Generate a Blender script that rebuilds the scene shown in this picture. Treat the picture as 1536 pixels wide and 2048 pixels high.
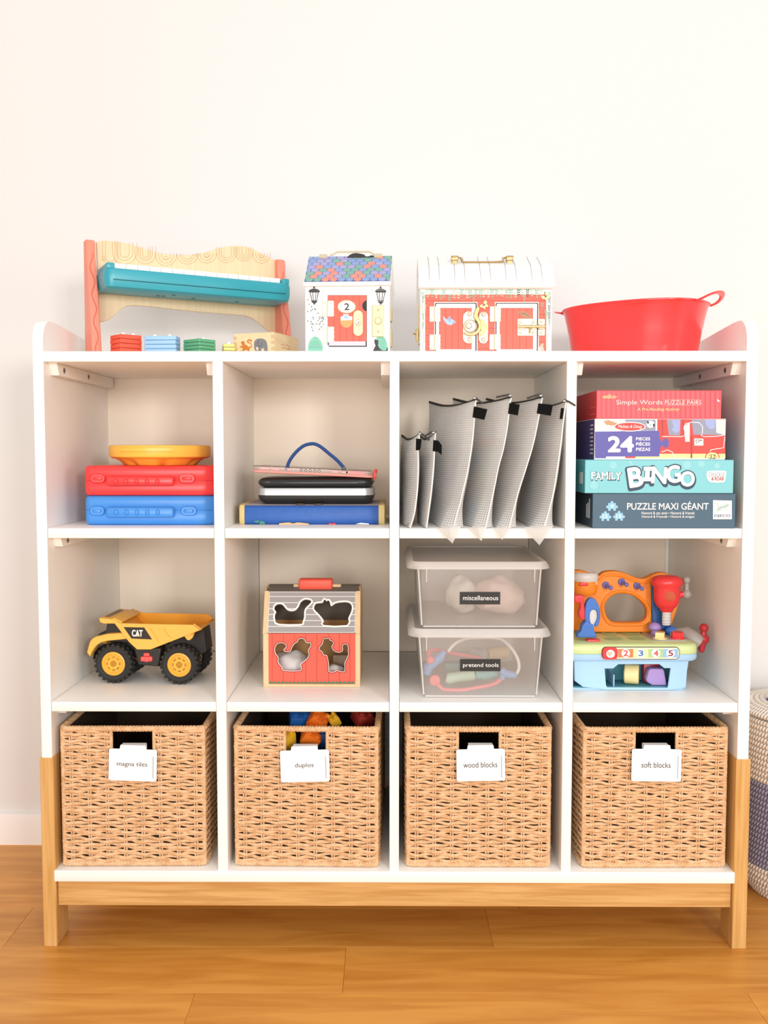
import bpy, bmesh, math, random
from mathutils import Vector, Matrix, noise
from math import pi, sin, cos, tan, radians as rad, sqrt, atan2
random.seed(7)
for _o in list(bpy.data.objects): bpy.data.objects.remove(_o)
SC = bpy.context.scene
COL = SC.collection
# ---------------------------------------------------------------- camera
CAM = Vector((-0.0071, -1.6736, 0.9026)); PITCH = -0.0628; YAW = 0.0068; FPX = 1889.8
cd = bpy.data.cameras.new('camera'); cam = bpy.data.objects.new('camera', cd); COL.objects.link(cam)
cd.sensor_fit = 'VERTICAL'; cd.sensor_height = 36; cd.lens = 36*FPX/2048
cam.location = CAM; cam.rotation_euler = (pi/2+PITCH, 0, YAW); cd.clip_start = .02
SC.camera = cam
# ---------------------------------------------------------------- world, light, exposure
W = bpy.data.worlds.new('room_light'); SC.world = W; W.use_nodes = True
bg = W.node_tree.nodes['Background']; bg.inputs[0].default_value = (1.0, .98, .955, 1); bg.inputs[1].default_value = 0.72
def area(name, loc, target, size, power, color):
    l = bpy.data.lights.new(name, 'AREA'); l.shape = 'RECTANGLE'; l.size = size[0]; l.size_y = size[1]
    l.energy = power; l.color = color
    o = bpy.data.objects.new(name, l); COL.objects.link(o); o.location = loc
    o.rotation_euler = (Vector(target)-Vector(loc)).to_track_quat('-Z', 'Y').to_euler()
    return o
area('window_light', (1.6, -4.2, 1.6), (0, .2, .8), (.6, .6), 58, (1, .99, .98))
area('side_window_light', (2.9, -1.9, 1.25), (0, .2, .8), (1.0, 1.0), 12, (1, .99, .98))
area('front_fill_light', (-.5, -4.8, 1.1), (0, .2, .8), (2.6, 1.5), 92, (1, .985, .965))  # added fill from behind the camera, brightens the shelf interiors
area('ceiling_light', (.2, -1.6, 2.6), (0, .2, .7), (1.0, 1.0), 3, (1, .96, .90))
SC.view_settings.view_transform = 'Standard'; SC.view_settings.look = 'None'
SC.view_settings.exposure = 0.08; SC.view_settings.gamma = 1; SC.view_settings.use_curve_mapping = False
SC.cycles.max_bounces = 8; SC.cycles.transparent_max_bounces = 24; SC.cycles.transmission_bounces = 8
SC.cycles.caustics_reflective = False; SC.cycles.caustics_refractive = False
# ---------------------------------------------------------------- pixel helpers
_R = Matrix.Rotation(YAW, 3, 'Z') @ Matrix.Rotation(pi/2+PITCH, 3, 'X')
def ray(px, py): return _R @ Vector(((px-768)/FPX, (1024-py)/FPX, -1))
def P(px, py, Y):
    d = ray(px, py); return CAM + d*((Y-CAM.y)/d.y)
def PZ(px, py, Z):
    d = ray(px, py); return CAM + d*((Z-CAM.z)/d.z)
class Plane:
    def __init__(s, o, u=(1,0,0), v=(0,0,1)):
        s.o = Vector(o); s.u = Vector(u).normalized(); s.v = Vector(v).normalized(); s.n = s.u.cross(s.v).normalized()
        s.M = Matrix(((s.u.x, s.v.x, s.n.x, s.o.x), (s.u.y, s.v.y, s.n.y, s.o.y), (s.u.z, s.v.z, s.n.z, s.o.z), (0,0,0,1)))
    def pix(s, px, py):
        d = ray(px, py); t = (s.o-CAM).dot(s.n)/d.dot(s.n); w = CAM+d*t-s.o
        return (w.dot(s.u), w.dot(s.v))
    def pts(s, L): return [s.pix(*p) for p in L]
    def w(s, a, b, c=0): return s.o+s.u*a+s.v*b+s.n*c
    def up(s, d): return Plane(s.o+s.n*d, s.u, s.v)
def FP(Y): return Plane((0, Y, 0))
def smooth(pts, n=4, closed=True):
    out = []; N = len(pts)
    for i in range(N if closed else N-1):
        g = lambda k: pts[k % N] if closed else pts[min(max(k, 0), N-1)]
        p0, p1, p2, p3 = g(i-1), g(i), g(i+1), g(i+2)
        for k in range(n):
            t = k/n; out.append(tuple(.5*((2*b)+(c-a)*t+(2*a-5*b+4*c-d)*t*t+(3*b-a-3*c+d)*t**3) for a, b, c, d in zip(p0, p1, p2, p3)))
    if not closed: out.append(tuple(pts[-1]))
    return out
def rrect(x0, y0, x1, y1, r, n=5):
    out = []
    for cx, cy, a in ((x1-r, y1-r, 0), (x0+r, y1-r, 90), (x0+r, y0+r, 180), (x1-r, y0+r, 270)):
        for k in range(n+1):
            t = rad(a+90*k/n); out.append((cx+r*cos(t), cy+r*sin(t)))
    return out
def ell(cx, cy, rx, ry=None, n=24, a0=0):
    ry = rx if ry is None else ry
    return [(cx+rx*cos(a0+2*pi*k/n), cy+ry*sin(a0+2*pi*k/n)) for k in range(n)]
# ---------------------------------------------------------------- materials
def lin(c):
    if isinstance(c, str): c = [int(c[i:i+2], 16)/255 for i in (0, 2, 4)]
    return tuple(x/12.92 if x <= .04045 else ((x+.055)/1.055)**2.4 for x in c)+(1,)
MATS = {}
def mat(name, c, rough=.5, metal=0, spec=.5, var=0, vscale=30, stretch=(1,1,1), bump=0, bscale=200, bstretch=(1,1,1), trans=0, sss=0, coat=0, emit=0, rnd=0, c2=None):
    m = bpy.data.materials.new(name); m.use_nodes = True; nt = m.node_tree; b = nt.nodes['Principled BSDF']; MATS[name] = m
    b.inputs['Base Color'].default_value = lin(c); b.inputs['Roughness'].default_value = rough; b.inputs['Metallic'].default_value = metal
    b.inputs['Specular IOR Level'].default_value = spec; b.inputs['Coat Weight'].default_value = coat; b.inputs['Transmission Weight'].default_value = trans
    if sss: b.inputs['Subsurface Weight'].default_value = sss; b.inputs['Subsurface Radius'].default_value = (.01,.006,.004)
    if var or bump: tc = nt.nodes.new('ShaderNodeTexCoord')
    if var:
        mp = nt.nodes.new('ShaderNodeMapping'); mp.inputs['Scale'].default_value = stretch; nt.links.new(tc.outputs['Object'], mp.inputs[0])
        vin = mp.outputs[0]
        if rnd:
            oi = nt.nodes.new('ShaderNodeObjectInfo'); ad = nt.nodes.new('ShaderNodeVectorMath'); ad.operation = 'ADD'
            ml = nt.nodes.new('ShaderNodeMath'); ml.operation = 'MULTIPLY'; ml.inputs[1].default_value = 37
            nt.links.new(oi.outputs['Random'], ml.inputs[0]); nt.links.new(mp.outputs[0], ad.inputs[0]); nt.links.new(ml.outputs[0], ad.inputs[1]); vin = ad.outputs[0]
        nz = nt.nodes.new('ShaderNodeTexNoise'); nz.inputs['Scale'].default_value = vscale; nz.inputs['Detail'].default_value = 5; nz.inputs['Distortion'].default_value = .6 if c2 else 0
        nt.links.new(vin, nz.inputs['Vector'])
        rp = nt.nodes.new('ShaderNodeValToRGB'); A = lin(c); B = lin(c2) if c2 else tuple(x*(1-var) for x in A[:3])+(1,)
        rp.color_ramp.elements[0].position = .35; rp.color_ramp.elements[1].position = .65
        rp.color_ramp.elements[0].color = B; rp.color_ramp.elements[1].color = A
        nt.links.new(nz.outputs[0], rp.inputs[0]); out = rp.outputs[0]
        if rnd:
            hs = nt.nodes.new('ShaderNodeHueSaturation'); mr = nt.nodes.new('ShaderNodeMapRange'); mr.inputs[3].default_value = 1-rnd; mr.inputs[4].default_value = 1+rnd
            nt.links.new(oi.outputs['Random'], mr.inputs[0]); nt.links.new(mr.outputs[0], hs.inputs['Value']); nt.links.new(out, hs.inputs['Color']); out = hs.outputs[0]
        nt.links.new(out, b.inputs['Base Color'])
    if bump:
        mp = nt.nodes.new('ShaderNodeMapping'); mp.inputs['Scale'].default_value = bstretch; nt.links.new(tc.outputs['Object'], mp.inputs[0])
        nz = nt.nodes.new('ShaderNodeTexNoise'); nz.inputs['Scale'].default_value = bscale; nz.inputs['Detail'].default_value = 3; nt.links.new(mp.outputs[0], nz.inputs['Vector'])
        bp = nt.nodes.new('ShaderNodeBump'); bp.inputs['Strength'].default_value = bump; bp.inputs['Distance'].default_value = .002
        nt.links.new(nz.outputs[0], bp.inputs['Height']); nt.links.new(bp.outputs[0], b.inputs['Normal'])
    if emit: b.inputs['Emission Color'].default_value = lin(c); b.inputs['Emission Strength'].default_value = emit
    return m
def clear_mat(name, c, alpha, rough=.25, trl=.5):
    # thin milky plastic: part see-through, part scattering, with a gloss
    m = bpy.data.materials.new(name); m.use_nodes = True; nt = m.node_tree; nt.nodes.remove(nt.nodes['Principled BSDF']); MATS[name] = m
    N = nt.nodes.new; L = nt.links.new; out = nt.nodes['Material Output']
    tr = N('ShaderNodeBsdfTransparent'); tr.inputs[0].default_value = (1, 1, 1, 1)
    di = N('ShaderNodeBsdfDiffuse'); di.inputs[0].default_value = lin(c); tl = N('ShaderNodeBsdfTranslucent'); tl.inputs[0].default_value = lin(c)
    m1 = N('ShaderNodeMixShader'); m1.inputs[0].default_value = trl; L(di.outputs[0], m1.inputs[1]); L(tl.outputs[0], m1.inputs[2])
    m2 = N('ShaderNodeMixShader'); m2.inputs[0].default_value = alpha; L(tr.outputs[0], m2.inputs[1]); L(m1.outputs[0], m2.inputs[2])
    gl = N('ShaderNodeBsdfGlossy'); gl.inputs['Roughness'].default_value = rough; lw = N('ShaderNodeLayerWeight'); pw_ = N('ShaderNodeMath'); pw_.operation = 'POWER'; pw_.inputs[1].default_value = 4; L(lw.outputs['Facing'], pw_.inputs[0]); fr = N('ShaderNodeMath'); fr.operation = 'MULTIPLY_ADD'; fr.inputs[1].default_value = .4; fr.inputs[2].default_value = .04; L(pw_.outputs[0], fr.inputs[0])
    m3 = N('ShaderNodeMixShader'); L(fr.outputs[0], m3.inputs[0]); L(m2.outputs[0], m3.inputs[1]); L(gl.outputs[0], m3.inputs[2]); L(m3.outputs[0], out.inputs[0])
    return m
# ---------------------------------------------------------------- geometry collector
class G:
    def __init__(s): s.v = []; s.f = []; s.m = []; s.cur = 0; s.uv = None; s.mk = 0
    def mi(s, k): s.cur = k; return s
    def add(s, vs, fs):
        b = len(s.v); s.v += [Vector(p) for p in vs]; s.f += [tuple(b+i for i in f) for f in fs]; s.m += [s.cur]*len(fs); return s
    def mark(s): s.mk = len(s.v); return s
    def xf(s, M):
        for i in range(s.mk, len(s.v)): s.v[i] = M @ s.v[i]
        return s
    def bmadd(s, bm, M=None):
        bm.verts.index_update()
        s.add([(M @ v.co) if M else v.co.copy() for v in bm.verts], [[v.index for v in f.verts] for f in bm.faces]); bm.free(); return s
    def box(s, x0, x1, y0, y1, z0, z1, bev=0, seg=2, M=None):
        bm = bmesh.new(); bmesh.ops.create_cube(bm, size=1)
        for v in bm.verts: v.co = Vector(((x0+x1)/2+v.co.x*(x1-x0), (y0+y1)/2+v.co.y*(y1-y0), (z0+z1)/2+v.co.z*(z1-z0)))
        if bev: bmesh.ops.bevel(bm, geom=bm.edges[:], offset=bev, segments=seg, profile=.5, affect='EDGES', clamp_overlap=True)
        return s.bmadd(bm, M)
    def tube(s, pts, r, n=8, closed=False, cap=True, rope=None, flat=None):
        pts = [Vector(p) for p in pts]; N = len(pts); rs = r if isinstance(r, (list, tuple)) else [r]*N
        T = []
        for i in range(N):
            a = pts[(i-1) % N] if (closed or i > 0) else pts[i]; b = pts[(i+1) % N] if (closed or i < N-1) else pts[i]
            t = (b-a); T.append(t.normalized() if t.length > 1e-9 else Vector((0, 0, 1)))
        up = Vector((0, 0, 1)) if abs(T[0].z) < .9 else Vector((0, 1, 0))
        nrm = (up-T[0]*up.dot(T[0])).normalized(); vs = []; L = 0
        for i in range(N):
            nrm = (nrm-T[i]*nrm.dot(T[i])).normalized(); bi = T[i].cross(nrm)
            if i: L += (pts[i]-pts[i-1]).length
            for k in range(n):
                a = 2*pi*k/n; rr = rs[i]
                if rope: rr *= 1-rope[1]+rope[1]*abs(cos(rope[2]*.5*a+pi*L/rope[0]))*1.3
                fx = flat[0] if flat else 1; fy = flat[1] if flat else 1
                vs.append(pts[i]+nrm*cos(a)*rr*fx+bi*sin(a)*rr*fy)
        fs = []
        for i in range(N if closed else N-1):
            j = (i+1) % N
            for k in range(n): fs.append((i*n+k, i*n+(k+1) % n, j*n+(k+1) % n, j*n+k))
        if cap and not closed: fs.append(tuple(range(n))[::-1]); fs.append(tuple((N-1)*n+k for k in range(n)))
        return s.add(vs, fs)
    def lathe(s, prof, M=None, n=32, cap=True, mod=None, a0=0, a1=2*pi):
        full = abs(a1-a0-2*pi) < 1e-6; nn = n if full else n+1; vs = []
        for r, z in prof:
            for k in range(nn):
                a = a0+(a1-a0)*k/n; rr = r*(mod(a, z) if mod else 1); p = Vector((rr*cos(a), rr*sin(a), z)); vs.append(M @ p if M else p)
        fs = []
        for i in range(len(prof)-1):
            for k in range(n): j = (k+1) % nn; fs.append((i*nn+k, i*nn+j, (i+1)*nn+j, (i+1)*nn+k))
        if cap and full:
            if prof[0][0] > 1e-5: fs.append(tuple(range(nn))[::-1])
            if prof[-1][0] > 1e-5: fs.append(tuple((len(prof)-1)*nn+k for k in range(nn)))
        return s.add(vs, fs)
    def cyl(s, a, b, r, r2=None, n=20, bev=0):
        a = Vector(a); b = Vector(b); h = (b-a).length; r2 = r if r2 is None else r2
        M = Matrix.Translation(a) @ (b-a).to_track_quat('Z', 'Y').to_matrix().to_4x4()
        pf = [(r-bev, 0), (r, bev), (r2, h-bev), (r2-bev, h)] if bev else [(r, 0), (r2, h)]
        return s.lathe(pf, M, n)
    def sph(s, c, r, n=16, m=10, M=None):
        r = (r, r, r) if not isinstance(r, (tuple, list)) else r
        X = Matrix.Translation(c) @ (M if M else Matrix.Identity(4)) @ Matrix.Diagonal((r[0], r[1], r[2], 1))
        return s.lathe([(max(sin(pi*k/m), 1e-6), -cos(pi*k/m)) for k in range(m+1)], X, n, cap=False)
    def prism(s, loops, c0, c1, pl=None, bev=0, res=1):
        cu = bpy.data.curves.new('t', 'CURVE'); cu.dimensions = '2D'; cu.fill_mode = 'BOTH'
        cu.extrude = max((c1-c0)/2-bev, 0); cu.bevel_depth = bev; cu.bevel_resolution = res; cu.offset = -bev
        if loops and not isinstance(loops[0][0], (tuple, list, Vector)): loops = [loops]
        for L in loops:
            sp = cu.splines.new('POLY'); sp.points.add(len(L)-1); sp.use_cyclic_u = True
            for i, p in enumerate(L): sp.points[i].co = (p[0], p[1], 0, 1)
        ob = bpy.data.objects.new('t', cu); me = bpy.data.meshes.new_from_object(ob)
        M = (pl.M if pl else Matrix.Identity(4)) @ Matrix.Translation((0, 0, (c0+c1)/2))
        s.add([M @ v.co for v in me.vertices], [tuple(p.vertices) for p in me.polygons])
        bpy.data.objects.remove(ob); bpy.data.curves.remove(cu); bpy.data.meshes.remove(me); return s
    def text(s, body, pl, x0, x1, y0, y1, c=.0003, bold=0, shear=0, th=.0002, fit=True, rot=0):
        # lettering whose ink fills the box x0..x1, y0..y1 of a plane
        cu = bpy.data.curves.new('t', 'FONT'); cu.body = body; cu.size = 1; cu.shear = shear; cu.resolution_u = 6; cu.align_x = 'LEFT'
        ob = bpy.data.objects.new('t', cu); me = bpy.data.meshes.new_from_object(ob)
        xs = [v.co.x for v in me.vertices]; ys = [v.co.y for v in me.vertices]
        a0, a1, b0, b1 = min(xs), max(xs), min(ys), max(ys); sx = (x1-x0)/(a1-a0); sy = (y1-y0)/(b1-b0)
        if not fit: sx = sy
        cx = (x0+x1)/2; cy = (y0+y1)/2; Mr = Matrix.Rotation(rot, 4, 'Z'); vs = []
        for v in me.vertices:
            q = Mr @ Vector(((v.co.x-(a0+a1)/2)*sx, (v.co.y-(b0+b1)/2)*sy, 0)); vs.append(Vector((cx+q.x, cy+q.y, c)))
        fs = [tuple(p.vertices) for p in me.polygons]; b = max(bold, 0)*.7*(sx+sy)/2
        sh = [(0, 0)] if b == 0 else [(b*cos(t), b*sin(t)) for t in [2*pi*k/8 for k in range(8)]]+[(0, 0)]   # heavier letters: shifted copies
        for i, (dx, dy) in enumerate(sh): s.add([pl.M @ Vector((v.x+dx, v.y+dy, v.z+i*.000015)) for v in vs], fs)
        bpy.data.objects.remove(ob); bpy.data.curves.remove(cu); bpy.data.meshes.remove(me); return s
    def ptext(s, body, pl, px0, py0, px1, py1, **k):
        a, b = pl.pix(px0, py1); c, d = pl.pix(px1, py0); return s.text(body, pl, a, c, b, d, **k)
    def line(s, pl, pts, w, c=.0003, closed=False, pix=True):
        # thin flat stroke printed on a plane
        if pix: pts = pl.pts(pts)
        pts = [Vector(p).to_2d() if len(p) > 2 else Vector(p) for p in pts]; N = len(pts); vs = []; fs = []
        for i in range(N):
            a = pts[(i-1) % N] if (closed or i) else pts[i]; b = pts[(i+1) % N] if (closed or i < N-1) else pts[i]
            t = (b-a).normalized() if (b-a).length > 0 else Vector((1, 0)); n = Vector((-t.y, t.x))*w/2
            vs += [pl.w(*(pts[i]+n), c), pl.w(*(pts[i]-n), c)]
        for i in range(N if closed else N-1): j = (i+1) % N; fs.append((2*i, 2*i+1, 2*j+1, 2*j))
        return s.add(vs, fs)
    def fill(s, pl, pts, c=.0002, pix=True, sm=0):
        if pix: pts = pl.pts(pts)
        if sm: pts = smooth(pts, sm)
        return s.prism([pts], c-.0002, c, pl)
    def obj(s, name, mats, parent=None, ang=35, smooth_=True, label=None):
        me = bpy.data.meshes.new(name)
        I = Matrix.Identity(4)
        if parent is not None: I = WM[parent.name].inverted()
        me.from_pydata([I @ p for p in s.v], [], s.f)
        if not isinstance(mats, (list, tuple)): mats = [mats]
        for k in mats: me.materials.append(MATS[k] if isinstance(k, str) else k)
        me.polygons.foreach_set('material_index', s.m); me.validate(); me.update()
        if smooth_:
            me.polygons.foreach_set('use_smooth', [True]*len(me.polygons)); me.set_sharp_from_angle(angle=rad(ang))
        o = bpy.data.objects.new(name, me); COL.objects.link(o)
        if parent is not None: o.parent = parent; WM[o.name] = WM[parent.name]
        else: WM[o.name] = I
        if label: o['label'] = label
        return o
WM = {}
def thing(name, label, cat, loc=(0, 0, 0), group=None, rot=(0, 0, 0)):
    o = bpy.data.objects.new(name, None); COL.objects.link(o); o.location = loc; o.rotation_euler = rot; o.empty_display_size = .02
    o['label'] = label; o['category'] = cat
    if group: o['group'] = group
    from mathutils import Euler
    WM[o.name] = Matrix.Translation(loc) @ Euler(rot).to_matrix().to_4x4(); return o
def tag(o, label, cat, group=None):
    o['label'] = label; o['category'] = cat
    if group: o['group'] = group
    # put the origin at the base of the mesh
    me = o.data; xs = [v.co for v in me.vertices]
    c = Vector(((min(v.x for v in xs)+max(v.x for v in xs))/2, (min(v.y for v in xs)+max(v.y for v in xs))/2, min(v.z for v in xs)))
    me.transform(Matrix.Translation(-c)); o.location = c; WM[o.name] = Matrix.Translation(c)
    return o
def struct(o): o['kind'] = 'structure'; return o
def child_copy(src, parent, M=None):
    c = src.copy(); COL.objects.link(c); c.parent = parent; WM[c.name] = WM[parent.name]; return c
# ---------------------------------------------------------------- palette
mat('wall_paint', 'e1dfdd', .9, bump=.05, bscale=400)
mat('baseboard_paint', 'efe9e4', .6)
mat('white_lacquer', 'f8f5f0', .38, bump=.03, bscale=300)
mat('white_inside', 'f6e7d4', .5)
mat('floor_oak', 'e3a04a', .38, var=.3, vscale=3.2, stretch=(1.2, 11, 11), c2='cc8633', rnd=.10, bump=.08, bscale=20, bstretch=(2, 40, 40))
mat('oak', 'd8ab6c', .5, var=.3, vscale=6, stretch=(1, 22, 22), c2='c08f4e', bump=.05, bscale=12, bstretch=(2, 60, 60))
mat('oak_upright', 'd8ab6c', .5, var=.3, vscale=6, stretch=(22, 22, 1), c2='c4944f', bump=.05, bscale=12, bstretch=(60, 60, 2))
mat('screw_steel', '8a8782', .35, .9)
mat('dark_hole', '1c1917', .8)
mat('black', '1b1a1a', .5); mat('ink', '2a2827', .6); mat('white', 'f7f6f4', .4); mat('white_print', 'f4f2ee', .6)
mat('seam_dark', '5e3818', .8)

# ================================================================ SETTING
YW = .4603
g = G(); g.box(-2.4, 2.4, YW, YW+.1, -.02, 2.7); struct(g.obj('wall_back', 'wall_paint'))
g = G(); g.prism([[(0, 0), (.014, 0), (.014, .062), (.011, .070), (.004, .074), (0, .074)]], -2.4, 2.4,
                 Plane((0, YW, 0), (0, -1, 0), (0, 0, 1))); struct(g.obj('baseboard_back', 'baseboard_paint'))
fl = bpy.data.objects.new('floor', None); COL.objects.link(fl); fl.rotation_euler = (0, 0, .006); struct(fl)
WM['floor'] = Matrix.Identity(4)
g = G(); g.box(-2.4, 2.4, -3.2, YW+.02, -.04, -.0125); g.obj('subfloor', 'seam_dark', fl)
e0 = PZ(768, 1894, 0).y; e1 = PZ(768, 1986, 0).y; pw = e0-e1
edges = [YW+.02]+[e0+pw*k for k in range(int((YW-e0)/pw), 0, -1)]+[e0-pw*k for k in range(0, int(3.0/pw))]
i0 = edges.index(e0)
jx = lambda px, py: PZ(px, py, 0).x
joints = {i0-1: [jx(40, 1850), jx(979, 1857), 1.6], i0: [jx(688, 1940), .95], i0+1: [jx(378, 2016), jx(1515, 2020)], i0-2: [-.9, .25, 1.2], i0-3: [-1.3, -.2, .8]}
for i in range(len(edges)-1):
    y1, y0 = edges[i], edges[i+1]; js = [-2.4]+joints.get(i, [-1.2+.4*(i % 3), .4+.3*(i % 2)])+[2.4]
    for a, b in zip(js[:-1], js[1:]):
        q = G(); q.box(a+.0002, b-.0002, y0+.0002, y1-.0002, -.0125, 0, .0004, 1); o = q.obj('plank', 'floor_oak', fl)

# ================================================================ SHELVING UNIT
XoL, XiL, XiR, XoR = -.6375, -.6187, .617, .6375
DV = [(-.3205, -.3025), (-.0085, .0085), (.3028, .3204)]
ZT = (1.0623, 1.0807); Z1 = (.7502, .7681); Z2 = (.4366, .4541); ZB = (.1225, .1440)
D1, D2 = .378, .440
unit = thing('shelving_unit', 'white cube shelving unit with oak legs holding toys and baskets', 'shelf', (0, .2, 0))
side = Plane((0, 0, 0), (0, 1, 0), (0, 0, 1))   # a = Y, b = Z
zs = .352
for x0, x1 in ((XoL, XiL), (XiR, XoR)):
    prof = [(0, zs), (D2, zs), (D2, 1.085)] + [(D1+.03, 1.11), (D1-.03, 1.120), (.07, 1.1385)]
    prof += [(.040+.040*cos(t), 1.0985+.040*sin(t)) for t in [rad(a) for a in range(85, 181, 12)]] + [(0, 1.0985)]
    G().prism([prof], x0, x1, side, .001).obj('side_panel', 'white_lacquer', unit)
    w = .0025; a, b = (x0-w-.001, x1+.002) if x0 < 0 else (x0-.002, x1+w+.001)
    G().box(a, b, .060, D2-.06, .0743, zs, .001, 1).obj('lower_side', 'oak_upright', unit)
    for ya, yb in ((-.0015, .060), (D2-.06, D2)):
        G().box(a, b, ya, yb, 0, zs, .001, 1).obj('leg', 'oak_upright', unit)
G().box(XiL, XiR, 0, D2-.004, ZT[0], ZT[1], .0012, 2).obj('top_board', 'white_lacquer', unit)
G().box(XiL-.0005, XiR+.0005, -.003, D2-.004, ZB[0], ZB[1], .002, 2).obj('bottom_board', 'white_lacquer', unit)
G().box(XiL+.003, XiR-.003, .006, .024, .0743, ZB[0], .0008, 1).obj('apron', 'oak', unit)
for a, b in DV: G().box(a, b, 0, D2-.006, ZB[1], ZT[0], .0008, 1).obj('divider', 'white_lacquer', unit)
bays = [(XiL, DV[0][0]), (DV[0][1], DV[1][0]), (DV[1][1], DV[2][0]), (DV[2][1], XiR)]
for (a, b) in bays:
    for z0, z1 in (Z1, Z2): G().box(a+.0006, b-.0006, .001, D2-.006, z0, z1, .001, 2).obj('shelf', 'white_lacquer', unit)
    G().box(a, b, D1, D1+.005, Z1[1], ZT[0]).obj('back_panel', 'white_inside', unit)
for a, b in bays: G().box(a+.0004, b-.0004, D2-.0002, D2+.004, Z2[1], Z1[0]).obj('back_panel', 'white_inside', unit)
G().box(XiR-.0085, XiR-.0008, D2-.004, D2-.0005, Z2[1]+.0005, Z1[0]-.0005, .0006, 1).obj('bright_strip', 'white_lacquer', unit)  # white strip added in place of the bright line at the rear gap
def cleat(x, sx, zt, y0=.022, y1=None, h=.021, t=.016, screws=(.06, .20)):
    y1 = y1 or D1-.01
    q = G(); q.prism([[(y0, zt), (y0+.012, zt-h), (y1, zt-h), (y1, zt)]], 0, t, Plane((x, 0, 0), (0, 1, 0), (0, 0, 1)) if sx > 0 else Plane((x-t, 0, 0), (0, 1, 0), (0, 0, 1)), .001)
    c = q.obj('cleat', 'white_lacquer', unit)
    for s in screws:
        q = G(); xx = x+sx*t; q.cyl((xx-sx*.002, s, zt-h*.5), (xx+sx*.0007, s, zt-h*.5), .0052, n=14, bev=.0004)
        q.mi(1).box(xx-.0010, xx+.0010, s-.0035, s+.0035, zt-h*.5-.0006, zt-h*.5+.0006)
        q.obj('screw', ['screw_steel', 'dark_hole'], c)
cleat(XiL, 1, ZT[0]); cleat(XiR, -1, ZT[0]); cleat(DV[0][0], -1, ZT[0]); cleat(DV[1][0], -1, ZT[0]); cleat(DV[2][1], 1, ZT[0])
cleat(XiL, 1, Z1[0], h=.018, y1=.4); cleat(XiR, -1, Z1[0], h=.018, y1=.4); cleat(XiL, 1, Z2[0], h=.012); cleat(XiR, -1, Z2[0], h=.012)

# ================================================================ WOVEN BASKETS
def cord_mat(name, c, c2):
    m = bpy.data.materials.new(name); m.use_nodes = True; nt = m.node_tree; b = nt.nodes['Principled BSDF']; MATS[name] = m; N = nt.nodes.new; L = nt.links.new
    b.inputs['Roughness'].default_value = .65; tc = N('ShaderNodeTexCoord'); wv = N('ShaderNodeTexWave'); wv.wave_type = 'BANDS'; wv.bands_direction = 'DIAGONAL'
    wv.inputs['Scale'].default_value = 110; wv.inputs['Distortion'].default_value = 3; wv.inputs['Detail'].default_value = 2; L(tc.outputs['Object'], wv.inputs[0])
    nz = N('ShaderNodeTexNoise'); nz.inputs['Scale'].default_value = 90; L(tc.outputs['Object'], nz.inputs[0])
    rp = N('ShaderNodeValToRGB'); rp.color_ramp.elements[0].position = .3; rp.color_ramp.elements[1].position = .62; rp.color_ramp.elements[0].color = lin(c2); rp.color_ramp.elements[1].color = lin(c)
    L(nz.outputs[0], rp.inputs[0]); L(rp.outputs[0], b.inputs['Base Color']); bp = N('ShaderNodeBump'); bp.inputs['Strength'].default_value = .35; bp.inputs['Distance'].default_value = .001
    L(wv.outputs[0], bp.inputs['Height']); L(bp.outputs[0], b.inputs['Normal']); return m
cord_mat('paper_cord', 'e6c096', 'd2a473'); mat('liner', '3b2a1a', .9)
BW, BH, BD = .2585, .2600, .345
def weave(seed, length, hole=None, coarse=False, base=Vector((0, 0, 0)), u=Vector((1, 0, 0)), out=Vector((0, -1, 0))):
    rnd = random.Random(seed); q = G(); rows = 42; pitch = (BH-.014)/rows; ns = 8; sp = length/ns; seg = 4 if coarse else 7; n = 5 if coarse else 6
    def pt(s, z, o): return base+u*s+Vector((0, 0, z))+out*o
    for k in range(rows):
        zc = .008+(k+.5)*pitch; spans = [(0.002, length-.002)]
        if hole and zc > hole[2]: spans = [(.002, hole[0]), (hole[1], length-.002)]
        ph = rnd.uniform(-.25, .25); jz = rnd.uniform(-.0004, .0004)
        for a, b in spans:
            m = max(3, int((b-a)/sp*seg)); pts = []; rr = []
            for i in range(m+1):
                s = a+(b-a)*i/m; w = cos(pi*(s-sp/2)/sp+pi*k+ph)
                pts.append(pt(s, zc+jz+.0010*sin(2*pi*(s)/sp*1.0+k*2.1)*(1 if k % 2 else -1)+.0007*noise.noise(Vector((s*60, k*3.1, seed))), .0008+.0030*w))
                rr.append(.0030*(1+.14*noise.noise(Vector((s*90, k*7.7, seed+5)))+.10*sin(s*1400+k)))
            q.tube(pts, rr, n, flat=(1.0, .72) if abs(u.x) > .5 else (1, .72))
    for i in range(ns):
        s = sp*(i+.5)
        for d in (-.0021, .0021):
            if hole and hole[0]-.002 < s+d < hole[1]+.002: zt = hole[2]
            else: zt = BH-.008
            q.tube([pt(s+d+.0003*sin(j*1.7+i), .004+(zt-.004)*j/6, .0) for j in range(7)], .0019, 5)
    return q
HOLE = (.090, .168, BH-.052)
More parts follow.
